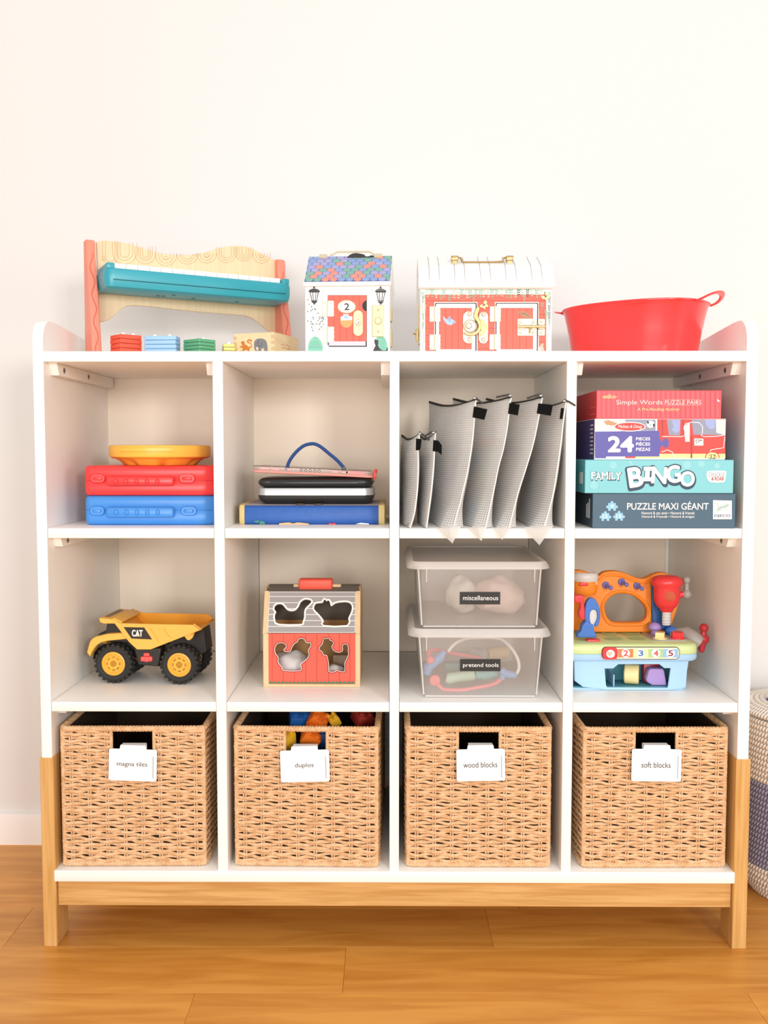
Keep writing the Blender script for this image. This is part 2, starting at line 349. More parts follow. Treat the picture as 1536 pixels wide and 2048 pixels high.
def make_basket(seed, cx, yaw, label, y0=.016, hole=HOLE):
    t = thing('woven_basket', label, 'basket', (cx, y0, ZB[1]), 'square woven baskets', (0, 0, 0))
    M = WM[t.name]; WM[t.name] = Matrix.Identity(4)
    b0 = Vector((-BW/2, 0, 0))
    o = weave(seed, BW, hole, base=b0).obj('front_weave', 'paper_cord', t); o['kind'] = 'stuff'
    if 'side' not in SHARED:
        o = weave(50, BD, None, True, Vector((-BW/2, 0, 0)), Vector((0, 1, 0)), Vector((-1, 0, 0))).obj('side_weave', 'paper_cord', t); o['kind'] = 'stuff'
        p = weave(51, BD, None, True, Vector((BW/2, 0, 0)), Vector((0, 1, 0)), Vector((1, 0, 0))).obj('side_weave', 'paper_cord', t); p['kind'] = 'stuff'
        r = weave(52, BW, None, True, Vector((-BW/2, BD, 0)), Vector((1, 0, 0)), Vector((0, 1, 0))).obj('back_weave', 'paper_cord', t); r['kind'] = 'stuff'
        q = G(); th = .002
        for (x0, x1, y0_, y1_) in ((-BW/2+.004, -BW/2+.006, .006, BD-.006), (BW/2-.006, BW/2-.004, .006, BD-.006), (-BW/2+.004, BW/2-.004, BD-.006, BD-.004)): q.box(x0, x1, y0_, y1_, .004, BH-.008)
        q.box(-BW/2+.004, BW/2-.004, .004, BD-.004, .002, .005)
        l = hole[0]-BW/2+.001; r_ = hole[1]-BW/2-.001
        q.box(-BW/2+.004, l, .006, .008, .004, BH-.008); q.box(r_, BW/2-.004, .006, .008, .004, BH-.008); q.box(l, r_, .006, .008, .004, hole[2]-.001)
        s = q.obj('liner', 'liner', t)
        q = G(); c = .010
        def loop(z, rr):
            pts = []
            for cx_, cy_, a in ((BW/2-c, BD-c, 0), (-BW/2+c, BD-c, 90), (-BW/2+c, c, 180), (BW/2-c, c, 270)):
                for k in range(4): an = rad(a+30*k); pts.append(Vector((cx_+c*cos(an), cy_+c*sin(an), z)))
            out = []
            for i in range(len(pts)):
                a_, b_ = pts[i], pts[(i+1) % len(pts)]; m = max(1, int((b_-a_).length/.0021))
                out += [a_.lerp(b_, k/m) for k in range(m)]
            q.tube(out, rr, 10, closed=True, rope=(.0058, .30, 2))
        loop(BH-.0045, .0056); w1 = q.obj('rim', 'paper_cord', t)
        q = G(); loop(.0050, .0056); w2 = q.obj('bottom_rim', 'paper_cord', t)
        w3 = []
        for x, y in ((-BW/2, 0), (BW/2, 0), (-BW/2, BD), (BW/2, BD)):
            w3.append(G().tube([(x*.992, y+(.001 if y == 0 else -.001), .003+(BH-.007)*k/90) for k in range(91)], .0042, 8, rope=(.006, .25, 2)).obj('corner_post', 'paper_cord', t))
        for x in (hole[0]-BW/2, hole[1]-BW/2): w3.append(G().tube([(x, -.001, hole[2]+(BH-.008-hole[2])*k/24) for k in range(25)], .0034, 8, rope=(.005, .25, 2)).obj('handle_edge', 'paper_cord', t))
        q = G(); q.tube([(hole[0]-BW/2+(hole[1]-hole[0])*k/34, -.001, hole[2]) for k in range(35)], .0036, 8, rope=(.005, .25, 2))
        w4 = q.obj('handle_edge', 'paper_cord', t)
        SHARED['side'] = [o, p, r, s, w1, w2, w4]+w3
    else:
        for c_ in SHARED['side']: child_copy(c_, t)
    WM[t.name] = M; t.rotation_euler = (0, 0, yaw); return t
SHARED = {}
for i, (px0, px1, yaw, nm) in enumerate(((122, 414, .012, 'magna tiles'), (463, 763, -.022, 'duplos'), (810, 1104, .0, 'wood blocks'), (1159, 1458, .012, 'soft blocks'))):
    cx = (P(px0, 1600, .016).x+P(px1, 1600, .016).x)/2
    make_basket(11+i, cx, yaw, 'tan woven cord basket carrying the white tag that reads %s' % nm)
# clip-on tags
mat('tag_white', 'fafafa', .35); mat('slot_grey', 'b9b9bb', .5)
def clip_tag(px0, py0, px1, py1, body, tilt, tw):
    pl0 = FP(.004); a, b = pl0.pix((px0+px1)/2, (py0+py1)/2); s = 1/1126.0
    u = Vector((cos(tilt), 0, sin(tilt))); v = Vector((-sin(tilt), 0, cos(tilt))); pl = Plane((a, .002, b), u, v)
    w = (px1-px0)*s/2; h = (py1-py0)*s/2
    t = thing('clip_label', 'white clip-on tag reading %s on the front of a woven basket' % body, 'label', tuple(pl.o), 'white clip-on tags on the baskets')
    q = G(); q.prism([rrect(-w, -h, w, h, .004)], -.0022, 0, pl, .0005); q.obj('plate', 'tag_white', t)
    q = G(); q.prism([[(-w*.56, h-.001), (w*.56, h-.001), (w*.52, h+.0075), (-w*.52, h+.0075)]], -.0018, .0002, pl, .0004)
    q.box(a-w*.5, a+w*.5, .002, .020, b+h+.004, b+h+.0068, .0005, 1); q.box(a-w*.5, a+w*.5, .018, .020, b+h-.02, b+h+.0068, .0005, 1); q.obj('clip', 'tag_white', t)
    q = G(); q.prism([rrect(w-.0075, -h+.006, w-.0055, h-.012, .0006)], .0000, .0004, pl); q.obj('slot', 'slot_grey', t)
    q = G(); q.text(body, pl, -tw*s/2-.001, tw*s/2-.001, -.0042, .0062 if body != 'wood blocks' else .006, c=.0004, bold=-.004); q.obj('lettering', 'ink', t)
clip_tag(217, 1497, 315, 1563, 'magna tiles', -.03, 62)
clip_tag(560, 1499, 660, 1565, 'duplos', .03, 38)
clip_tag(912, 1497, 1011, 1563, 'wood blocks', .02, 69)
clip_tag(1262, 1497, 1363, 1564, 'soft blocks', -.01, 59)
# ---------------------------------------------------------------- more helpers
def crop(ox, oy, s): return lambda *p: ([(x/s+ox, y/s+oy) for x, y in p] if not isinstance(p[0], (int, float)) else (p[0]/s+ox, p[1]/s+oy))
def rings(g, x0, y0, x1, y1, rad4, layers, n=6, cap0=True, cap1=True, M=None):
    # stack of rounded rectangles in XY; layers = (z, inset); rad4 = corner radii from the far right, counter-clockwise
    vs = []; K = 4*(n+1)
    for z, i in layers:
        X0, Y0, X1, Y1 = x0+i, y0+i, x1-i, y1-i
        for (cx, cy, a), r in zip(((X1, Y1, 0), (X0, Y1, 90), (X0, Y0, 180), (X1, Y0, 270)), rad4):
            r = max(r-i, .0006); sx = -1 if cx == X1 else 1; sy = -1 if cy == Y1 else 1
            for k in range(n+1):
                t = rad(a+90*k/n); p = Vector((cx+sx*r+r*cos(t), cy+sy*r+r*sin(t), z)); vs.append(M @ p if M else p)
    fs = []
    for L in range(len(layers)-1):
        for k in range(K): j = (k+1) % K; fs.append((L*K+k, L*K+j, (L+1)*K+j, (L+1)*K+k))
    if cap0: fs.append(tuple(range(K))[::-1])
    if cap1: fs.append(tuple((len(layers)-1)*K+k for k in range(K)))
    return g.add(vs, fs)
def rotz(a): return Vector((cos(a), sin(a), 0))
DECK = ZT[1]
# ================================================================ TOY PIANO
mat('coral', 'f48d75', .45, var=.06, vscale=20, stretch=(20, 20, 1)); mat('coral_dark', 'cf6a55', .6)
mat('birch', 'ead0a8', .5, var=.08, vscale=8, stretch=(20, 20, 1)); mat('engraving', 'c8a071', .7)
mat('teal', '2ba0b0', .32, spec=.6); mat('teal_dark', '14636c', .6); mat('white_key', 'fbfaf6', .3)
th = rad(27); U = rotz(th); V = rotz(th+pi/2); Zp = Vector((0, 0, 1))
O = PZ(181, 481, 1.305); O.z = 0
E_ = PZ(559, 520, 1.305); LN = (E_-O).xy.length
th = atan2((E_-O).y, (E_-O).x); U = rotz(th); V = rotz(th+pi/2)
pn = thing('toy_piano', 'toy piano with teal keyboard, coral legs and engraved birch back', 'piano', (O+U*LN/2+Zp*DECK))
sd = lambda u: Plane(O+U*u, -V, (0, 0, 1))  # a = towards the viewer, b = z
for u0, hz in ((.007, 1.305), (LN+.009, 1.305)):
    q = G(); out = [(-.018, DECK), (.052, DECK), (.045, 1.13), (.012, hz-.03)]+[(.004+.008*cos(t), hz-.008+.008*sin(t)) for t in (0, .8, 1.57)]+[(-.012, hz)]
    pl = Plane(O+U*u0, -V, (0, 0, 1)); q.prism([out], 0, .018, Plane(O+U*(u0+.0), -V, (0, 0, 1)) , .003, 2)
    # plane normal of (-V, Z) points along -U or U; keep the board inside its slot
    o = q.obj('side_leg', 'coral', pn)
    q = G(); pts = []
    n_ = Plane(O, -V, (0, 0, 1)).n
    for k in range(61):
        z = DECK+.01+(hz-.02-DECK-.01)*k/60
        f = .052+(.045-.052)*(z-DECK)/(.05) if z < 1.13 else .045+(.012-.045)*(z-1.13)/(hz-.03-1.13)
        if z > hz-.03: f = .012-.004*(z-hz+.03)/.02
        pts.append(O+U*u0+n_*(.009+.0035*sin((z-DECK)*120))-V*(f+.0006)+Zp*z)
    q.tube(pts, .0007, 4); q.obj('wavy_groove', 'coral_dark', pn)
bp_ = Plane(O+V*.004, U, (0, 0, 1)); c_ = crop(150, 460, 3.268)
top = [(193, 484), (205, 481), (235, 483), (265, 490), (295, 500), (325, 508), (355, 511), (385, 510), (410, 505), (435, 497), (460, 492), (485, 492), (505, 498), (525, 508), (552, 521)]
bot = [(566, 672), (545, 667), (530, 656), (518, 645), (505, 636), (490, 631), (450, 628), (400, 624), (350, 619), (300, 613), (268, 611), (252, 613), (240, 620), (228, 632), (218, 640), (205, 644), (199, 645)]
q = G(); q.prism([bp_.pts(top)+bp_.pts(bot)], -.008, 0, bp_, .0012, 2); back = q.obj('back_board', 'birch', pn)
q = G()
def ub(cx, top_y, rx, by, w=.0009):
    cx, by = c_(cx, by); _, ty = c_(0, top_y); rx /= 3.268
    L = [(cx-rx, ty)]+[(cx-rx*cos(t), by-rx*1.0+rx*sin(t)) for t in [pi*k/10 for k in range(11)]]+[(cx+rx, ty)]
    q.line(bp_, L, w, .0002)
for (cx, ty, by, rs) in ((230, 75, 225, (32, 50)), (325, 82, 225, (30, 52, 80)), (460, 110, 222, (18, 32, 46, 68)), (595, 155, 235, (28, 50, 70)), (735, 168, 225, (34, 50, 70)), (860, 160, 218, (24, 44, 64)),
                         (990, 110, 215, (32, 48, 66)), (1105, 112, 205, (14, 30, 44, 58)), (1220, 152, 218, (20, 38, 58))):
    for k, r in enumerate(rs):
        bt = by-(rs[-1]-r)*.9
        ub(cx, max(ty, bt-r-70 if ty > 150 else ty), r, bt)
for cx, cy in ((594, 184), (860, 167), (1218, 172), (188, 188)):
    q.line(bp_, [c_(cx+12*cos(t), cy+12*sin(t)) for t in [2*pi*k/14 for k in range(14)]], .0008, .0002, True)
q.obj('engraving', 'engraving', back)
kf = Plane(O-V*.088, U, (0, 0, 1)); ka = .008; kb = kf.pix(585, 580)[0]
KM = Matrix(((U.x, V.x, 0, O.x), (U.y, V.y, 0, O.y), (0, 0, 1, 0), (0, 0, 0, 1)))
q = G(); rings(q, ka, -.088, kb, .003, (.01, .01, .016, .016), [(1.206, .006), (1.208, .003), (1.217, .0008), (1.230, 0), (1.2385, .001), (1.2415, .004)], 6, M=KM)
kbd = q.obj('keyboard_case', 'teal', pn)
for a in (ka+.004, kb-.018): q = G(); q.mark(); q.box(a, a+.014, -.082, 0, 1.24, 1.2515, .002); q.xf(KM); q.obj('end_block', 'teal', kbd)
q = G(); q.mark(); q.box(ka+.014, kb-.014, -.0895, -.087, 1.2195, 1.2207, .0004, 1); q.xf(KM); q.obj('seam_line', 'teal_dark', kbd)
q = G()
for u in (.13, .14, .155, .20, .29): q.lathe([(.004, 1.2055), (.004, 1.2065)], KM @ Matrix.Translation((u-.01, -.03-.02*(u == .155), 0)), 10)
q.obj('speaker_hole', 'teal_dark', kbd)
nk = 15; k0 = ka+.0195; kw = (kb-ka-.039)/nk
for k in range(nk):
    q = G(); q.mark(); q.box(k0+k*kw+.0004, k0+(k+1)*kw-.0004, -.072, 0, 1.241, 1.2525, .0008, 1); q.xf(KM); q.obj('white_key', 'white_key', pn)
# ================================================================ STACKING TOY
mat('stack_red', 'f2583c', .45, var=.05, vscale=60); mat('stack_blue', '9cc4f2', .45); mat('stack_green', '5da77c', .45); mat('stack_yellow', 'e3d27a', .45)
bd = thing('peg_board', 'white peg board under the coloured stacking tiles on top of the unit', 'toy', (-.46, .10, DECK))
q = G(); q.box(-.519, -.335, .075, .135, DECK, DECK+.006, .001); q.obj('board', 'birch', bd)
def stack(px, ytop, n, yy, w, d, ang, m, cname, pegs, h=.0078):
    c = P(px, 690, yy); z = DECK+.006
    pegtop = P(px, ytop, yy-d*.3).z
    h = (P(px, ytop+4, yy-d*.5).z-z)/n
    pos = ['bottom', 'lower middle', 'upper middle', 'top'] if n == 4 else ['bottom', 'middle', 'top']
    for k in range(n):
        q = G(); M = Matrix.Translation((c.x, c.y, 0)) @ Matrix.Rotation(ang+rad(random.uniform(-3, 3)), 4, 'Z')
        q.mark(); loops = [rrect(-w/2, -d/2, w/2, d/2, .002)]; pw = []
        q.prism(loops+[ell(x, y, .0042, n=12) for x, y in pegs], z+k*h+.0003, z+(k+1)*h-.0003, Plane((0, 0, 0), (1, 0, 0), (0, 1, 0)), .0008); q.xf(M)
        o = q.obj('stacking_tile', m); tag(o, '%s stacking tile, %s of its pile on top of the unit' % (cname, pos[k]), 'toy', 'stacking tiles on the peg board')
    for x, y in pegs:
        q = G(); M = Matrix.Translation((c.x, c.y, 0)) @ Matrix.Rotation(ang, 4, 'Z'); q.cyl(M @ Vector((x, y, DECK+.004)), M @ Vector((x, y, z+n*h+.004)), .0036, n=12, bev=.001); q.obj('peg', 'white_key', bd)
stack(252, 665, 4, .105, .043, .043, rad(43), 'stack_red', 'red square', [(-.01, -.01), (.01, -.01), (-.01, .01), (.01, .01)])
stack(325, 668, 4, .105, .060, .030, rad(-3), 'stack_blue', 'light blue rectangular', [(-.014, 0), (.014, 0)])
stack(399, 674, 4, .105, .046, .040, rad(-36), 'stack_green', 'green square', [(-.011, 0), (.011, 0), (0, .01)])
stack(457, 684, 3, .125, .022, .030, rad(15), 'stack_yellow', 'yellow small', [(0, -.006), (0, .006)])
# ================================================================ WOODEN BOX WITH ANIMALS
mat('pine', 'ecd0a4', .55, var=.12, vscale=10, stretch=(2, 2, 14)); mat('pine_end', 'd5b083', .6)
mat('animal_orange', 'c9772c', .6); mat('animal_grey', '7d7c7e', .6); mat('scribble', 'cf8474', .6)
cz = PZ(548, 664, DECK+.046); bth = rad(7)
u1 = rotz(bth); v1 = rotz(bth+pi/2); wf = .082; wd = .105
# front face runs left from the near corner, side face runs back
cL = PZ(467, 668, DECK+.046); u1 = (Vector((cz.x, cz.y, 0))-Vector((cL.x, cL.y, 0))); wf = u1.length; u1.normalize(); v1 = Vector((-u1.y, u1.x, 0))
if v1.y < 0: v1 = -v1
bx = thing('wooden_box', 'small pale wooden box with printed monkey and elephant on top of unit', 'box', (cz.x-u1.x*wf/2, cz.y+wd/2, DECK))
q = G(); Mx = Matrix(((u1.x, v1.x, 0, cz.x), (u1.y, v1.y, 0, cz.y), (0, 0, 1, 0), (0, 0, 0, 1))); h_ = .046
for a, b, c, d, nm in ((-wf, 0, 0, .006, 'front_panel'), (-wf, 0, wd-.006, wd, 'back_panel'), (-wf, -wf+.006, .006, wd-.006, 'side_panel'), (-.006, 0, .006, wd-.006, 'side_panel')):
    q = G(); q.mark(); q.box(a, b, c, d, DECK, DECK+h_, .0008, 1); q.xf(Mx); q.obj(nm, 'pine', bx)
q = G(); q.mark(); q.box(-wf+.006, -.006, .006, wd-.006, DECK, DECK+.005); q.xf(Mx); q.obj('base', 'pine', bx)
bf = Plane(Vector((cz.x, cz.y, 0))-v1*.0001, u1, (0, 0, 1)); q = G()
for k in range(4):
    z = DECK+.002+k*.011
    for a in (-wf+.0002, -.0062): q.box(a, a+.006, -.0004, .002, z, z+.0055, M=Mx)
q.obj('finger_joints', 'pine_end', bx)
def print_on(parent, pl, items, name, mats, c0=.0002, pix=True):
    q = G()
    for k, it in enumerate(items):
        kind, mi = it[0], it[1]; q.mi(mi); c = c0+k*min(.00002, .0012/len(items))
        if kind == 'f': q.fill(pl, it[2], c, pix, it[3] if len(it) > 3 else 0)
        elif kind == 'l': q.line(pl, it[2], it[3], c, it[4] if len(it) > 4 else False, pix)
        elif kind == 't': q.ptext(it[2], pl, *it[3], c=c, **(it[4] if len(it) > 4 else {}))
    return q.obj(name, mats, parent, smooth_=False)
z_ = c_
print_on(bx, bf, [('f', 0, z_((1085, 735), (1098, 727), (1108, 733), (1110, 748), (1125, 755), (1132, 765), (1150, 762), (1148, 745), (1130, 740), (1124, 728), (1132, 717), (1150, 716), (1156, 728), (1148, 732), (1142, 724), (1133, 728), (1136, 735), (1152, 742), (1156, 765), (1140, 775), (1142, 795), (1130, 797), (1125, 785), (1108, 788), (1108, 798), (1080, 798), (1082, 790), (1096, 787), (1094, 772), (1080, 768), (1078, 760), (1095, 758), (1090, 748)), 2)], 'monkey_print', ['animal_orange'])
print_on(bx, bf, [('f', 0, z_((1170, 745), (1178, 722), (1200, 710), (1230, 712), (1250, 728), (1258, 760), (1257, 798), (1238, 798), (1236, 775), (1218, 778), (1216, 798), (1198, 798), (1198, 770), (1186, 765), (1184, 780), (1192, 790), (1184, 794), (1174, 780)), 2), ('l', 1, z_((1200, 725), (1192, 745), (1202, 762), (1220, 758), (1222, 735)), .0009), ('f', 2, z_((1184, 768), (1196, 778), (1190, 782)), 0)], 'elephant_print', ['animal_grey', 'ink', 'white_print'])
sf = Plane(Vector((cz.x, cz.y, 0))+u1*.0002, v1, (0, 0, 1))
if sf.n.dot(u1) < 0: sf = Plane(sf.o, -v1, (0, 0, 1))
print_on(bx, sf, [('l', 0, z_(*[(1345+i*5, 748+6*sin(i*1.3)+i*1.0) for i in range(13)]), .0008), ('l', 0, z_(*[(1352+i*5, 770+6*sin(i*1.7)+i*.9) for i in range(13)]), .0008)], 'scribble_print', ['scribble'])
# ================================================================ DOORBELL HOUSE
mat('toy_white', 'f6f3ef', .45); mat('toy_red', 'f4604a', .45); mat('toy_red_line', 'a82c1f', .6); mat('roof_blue', '8ea4d2', .5); mat('roof_green', '80b0a1', .5); mat('roof_coral', 'f29482', .5); mat('roof_lilac', 'aaa6d0', .5); mat('roof_line', '56659c', .6)
mat('brass', 'd3ba88', .34, .55); mat('brass_pale', 'ddd0b2', .35, .45); mat('lantern_ink', '3b3b3f', .6); mat('vase_green', '7fc4a8', .55); mat('vase_dark', '4d8c78', .6); mat('leaf_ink', '35504f', .7); mat('cream_print', 'fbe6c8', .6)
mat('siding_line', 'c9c6c6', .7); mat('trim_line', '9a9796', .6); mat('lilac_print', 'd9cbd6', .6); mat('sky_print', 'a9c8ea', .6); mat('basket_print', 'e8a768', .6); mat('ribbon', '27211f', .6); mat('rose_print', 'f3b9a4', .6)
hc = crop(590, 490, 6.678)
hu = rotz(rad(-3)); hv = rotz(rad(87)); f0 = P(694, 600, .045); Hf = Plane((f0.x, f0.y, 0), hu, (0, 0, 1))
hA = Hf.pix(*hc(135, 800))[0]; hB = Hf.pix(*hc(1265, 800))[0]; eZ = Hf.pix(*hc(700, 505))[1]; HD = .130
MH = Matrix(((hu.x, hv.x, 0, f0.x), (hu.y, hv.y, 0, f0.y), (0, 0, 1, 0), (0, 0, 0, 1)))
hs = thing('toy_house', 'white toy house with scalloped colour roof and red door numbered 2', 'toy', (f0.x, f0.y+.06, DECK))
q = G(); q.mark(); q.box(hA, hB, 0, HD, DECK, eZ-.001, .0012, 1); q.xf(MH); q.obj('walls', 'toy_white', hs)
rz = .9026+385/1890*(1.6736+.045+HD/2+.002); rz = max(rz, eZ+.04)
# gable ends and roof slabs
for a in (hA+.001, hB-.007):
    q = G(); q.prism([[(0.004, eZ-.002), (HD-.004, eZ-.002), (HD/2, rz-.004)]], 0, .006, Plane(MH @ Vector((a, 0, 0)), hv, (0, 0, 1)), .0005); q.obj('gable', 'toy_white', hs)
sl = Vector((0, HD/2+.004, rz-eZ)); sl_w = (MH.to_3x3() @ sl).normalized(); slen = sl.length
rp = Plane(MH @ Vector((0, -.004, eZ)), hu, sl_w)
q = G(); q.prism([[(hA-.002, 0), (hB+.002, 0), (hB+.002, slen), (hA-.002, slen)]], -.006, 0, rp, .0008); r1 = q.obj('roof_panel', 'toy_white', hs)
slb = (MH.to_3x3() @ Vector((0, -(HD/2+.004), rz-eZ))).normalized(); rb = Plane(MH @ Vector((0, HD+.004, eZ)), hu, slb)
q = G(); q.prism([[(hA-.002, 0), (hB+.002, 0), (hB+.002, slen-.004), (hA-.002, slen-.004)]], 0, .006, rb, .0008); q.obj('roof_panel', 'toy_white', hs)
q = G(); q.mark(); q.box(hA-.0025, hB+.0025, -.006, -.001, eZ-.0065, eZ+.001, .0008, 1); q.xf(MH); q.obj('eave_trim', 'toy_white', hs)
q = G(); rows = 8; sw = (hB-hA+.002)/10.6; rr = random.Random(3)
q.mi(4); q.fill(rp, [(hA-.001, .002), (hB+.001, .002), (hB+.001, slen-.001), (hA-.001, slen-.001)], .0003, False)
for r in range(rows):
    yb = .002+(slen-.004)*r/rows; hh = (slen-.004)/rows
    for k in range(-1, 12):
        cx = hA+sw*(k+.5+(.5 if r % 2 else 0)); co = rr.choices([0, 1, 2, 3], [.36, .24, .24, .16])[0]
        for mi_, gr, dc in ((4, .0, 0), (co, .0006, .00004)):
            L = [(cx-sw/2+gr, yb+hh*1.5)]+[(cx-(sw/2-gr)*cos(t), yb+hh*.62-(hh*.6-gr)*sin(t)) for t in [pi*j/8 for j in range(9)]]+[(cx+sw/2-gr, yb+hh*1.5)]
            L = [(min(max(x, hA-.001), hB+.001), min(y, slen-.001)) for x, y in L]
            if L[-1][0]-L[0][0] < .001: continue
            q.mi(mi_); c = .0004+.00009*r+dc; q.add([rp.w(x, y, c) for x, y in L], [tuple(range(len(L)))])
q.obj('shingle_print', ['roof_blue', 'roof_green', 'roof_coral', 'roof_lilac', 'roof_line'], r1, smooth_=False)
it = [('l', 0, hc((140, y), (366, y)), .0005) for y in range(605, 1430, 74)]+[('l', 0, hc((1032, y), (1262, y)), .0005) for y in range(605, 1430, 74)]
print_on(hs, Hf, it, 'siding_print', ['siding_line'])
fr = G(); fr.prism([Hf.pts(hc((370, 600), (1030, 600), (1030, 1392), (370, 1392)))], 0, .0006, Hf, 0); fr.mi(1).line(Hf, hc((370, 600), (1030, 600), (1030, 1392), (370, 1392)), .0005, .0008, True); fr.obj('door_frame', ['toy_white', 'trim_line'], hs)
q = G(); q.prism([Hf.pts(hc((440, 675), (960, 675), (960, 1362), (460, 1362), (440, 1335)))], .0006, .0030, Hf, .0004); dr = q.obj('door', 'ink', hs)
it = [('f', 0, hc((444, 679), (956, 679), (956, 1290), (444, 1290)))]+[('l', 1, hc((x, 680), (x, 1290)), .0006) for x in (520, 605, 690, 778, 865)]+[('f', 2, hc((455, 1292), (945, 1292), (945, 1350), (455, 1350)))]
it += [('f', 3, hc((956, 748), (935, 752), (905, 785), (898, 820), (910, 862), (940, 888), (956, 890)))]
it += [('f', 4, [hc(692+118*cos(t), 830+86*sin(t)) for t in [2*pi*k/28 for k in range(28)]]), ('f', 5, [hc(692+100*cos(t), 830+68*sin(t)) for t in [2*pi*k/28 for k in range(28)]]),
       ('t', 3, '2', (*hc(662, 785), *hc(726, 874)), dict(bold=.02)), ('f', 6, [hc(690+85*cos(t), 1015+95*sin(t)) for t in [pi*k/14 for k in range(15)]]),
       ('f', 5, hc((612, 960), (648, 955), (648, 930), (716, 930), (718, 955), (768, 960), (768, 1010), (612, 1014))), ('f', 7, hc((655, 945), (708, 940), (712, 985), (652, 990)))]
print_on(dr, Hf, it, 'door_print', ['toy_red', 'toy_red_line', 'lilac_print', 'ink', 'cream_print', 'white_print', 'basket_print', 'sky_print'], .0031)
def lantern(cx):
    L = lambda *p: hc(*[(x-255+cx, y) for x, y in p])
    return [('f', 0, [hc(cx+14*cos(t), 570+14*sin(t)) for t in [2*pi*k/12 for k in range(12)]]), ('f', 0, L((180, 625), (195, 600), (235, 585), (275, 585), (318, 600), (335, 625), (330, 634), (188, 634)), 0),
            ('f', 0, L((198, 634), (318, 634), (292, 755), (222, 755))), ('f', 1, L((210, 638), (232, 638), (240, 742), (230, 742))), ('f', 1, L((242, 638), (276, 638), (268, 742), (250, 742))), ('f', 1, L((286, 638), (306, 638), (286, 742), (278, 742))),
            ('f', 0, L((215, 745), (300, 745), (290, 768), (266, 790), (266, 800), (250, 800), (250, 790), (226, 768)))]
for cx in (255, 1143): print_on(hs, Hf, lantern(cx), 'lantern_print', ['lantern_ink', 'white_print'])
rr = random.Random(5); it = [('f', 0, hc((172, 1390), (180, 1320), (205, 1265), (245, 1232), (290, 1228), (330, 1260), (362, 1320), (370, 1395), (350, 1432), (195, 1432)), 2)]
for r in range(8):
    for k in range(9):
        x = 190+k*19+(r % 2)*9; y = 1250+r*18
        if abs(x-270) < 20+r*11: it.append(('f', 1, hc((x, y-5), (x+4, y), (x, y+5), (x-4, y))))
for k in range(40):
    t = rr.uniform(0, 2*pi); r = rr.uniform(.1, 1)**.6; x = 275+115*r*cos(t); y = 1010+160*r*sin(t); a = rr.uniform(0, 6)
    it.append(('f', 2+(k % 3 == 0), hc(*[(x+13*cos(a+d)*f, y+13*sin(a+d)*f) for d, f in ((0, 1), (2.3, .9), (3.14, .45), (4.0, .9))])))
it += [('l', 4, hc((265+d, 1228), (268+d*2, 1180), (275+d*5, 1010)), .0004) for d in (-14, 0, 14)]
it += [('f', 2, hc(*[(x+13*cos(a+d)*f, y+13*sin(a+d)*f) for d, f in ((0, 1), (2.3, .9), (3.14, .45), (4.0, .9))])) for x, y, a in ((190, 795, 1), (222, 828, 2), (170, 890, 0), (218, 880, 3), (175, 735, 2))]
print_on(hs, Hf, it, 'potted_tree_print', ['vase_green', 'vase_dark', 'leaf_ink', 'sky_print', 'trim_line'])
it = [('f', 0, hc((1085, 1260), (1110, 1228), (1180, 1228), (1215, 1270), (1232, 1330), (1232, 1400), (1200, 1425), (1120, 1400)), 2)]
it += [('f', 1, hc((x, y-5), (x+4, y), (x, y+5), (x-4, y))) for x in range(1120, 1215, 20) for y in range(1250, 1390, 22)]
it += [('f', 2, hc((1060, 1268), (1078, 1262), (1095, 1275), (1110, 1268), (1112, 1300), (1108, 1345), (1130, 1385), (1165, 1410), (1210, 1412), (1228, 1395), (1222, 1372), (1240, 1375), (1242, 1410), (1218, 1434), (1130, 1432), (1035, 1430), (1050, 1400), (1075, 1345), (1062, 1310)), 1),
       ('f', 3, hc((1040, 1340), (1066, 1320), (1075, 1350), (1050, 1392), (1036, 1380)), 1)]
print_on(hs, Hf, it, 'cat_print', ['vase_green', 'vase_dark', 'lantern_ink', 'white_print'])
def hinge(pl, x0, y0, x1, y1, cr, parent, xm=None, scal=True, m='brass_pale'):
    xm = xm or (x0+x1)/2; q = G(); A = pl.pts(cr((x0, y0), (x1, y1), (xm, y0))); a0, b1 = A[0]; a1, b0 = A[1]; am = A[2][0]
    q.prism([rrect(a0, b0, am, b1, .0012)], .0008, .0022, pl, .0003)
    n = 3; L = [(am, b1), (a1-.0012, b1)]+[(a1-(.0006 if k % 2 else 0), b1-(b1-b0)*(k+.5)/7) for k in range(7)]+[(a1-.0012, b0), (am, b0)]
    q.prism([L], .0028, .0042, pl, .0003); q.tube([pl.w(am, b0+.0003, .0030), pl.w(am, b1-.0003, .0030)], .0017, 10)
    for a in (a0+(am-a0)*.38, am+(a1-am)*.55):
        for b in (b0+(b1-b0)*.15, b1-(b1-b0)*.15): q.sph(pl.w(a, b, .0022 if a < am else .0042), .0011, 8, 5)
    return q.obj('hinge', m, parent)
hinge(Hf, 368, 752, 525, 962, hc, hs, 440); hinge(Hf, 368, 1098, 528, 1308, hc, hs, 440)
q = G(); A = Hf.pts(hc((780, 880), (910, 1222))); q.prism([rrect(A[0][0], A[1][1], A[1][0], A[0][1], .0082)], .003, .0055, Hf, .0006, 2); lk = q.obj('lock_plate', 'brass', hs)
c = Hf.pix(*hc(846, 1045)); q = G(); q.cyl(Hf.w(*c, .005), Hf.w(*c, .0075), .0058, .0050, 20, .0005); q.mi(1).line(Hf, hc((832, 1060), (856, 1058), (856, 1030)), .0012, .0078); q.obj('keyhole', ['brass_pale', 'ink'], lk)
q = G(); A = Hf.pts(hc((1030, 808), (1190, 1230))); q.prism([rrect(A[0][0], A[1][1], A[1][0], A[0][1], .0022)], 0, .0022, Hf, .0008, 2); lk = q.obj('bell_plate', 'brass', hs)
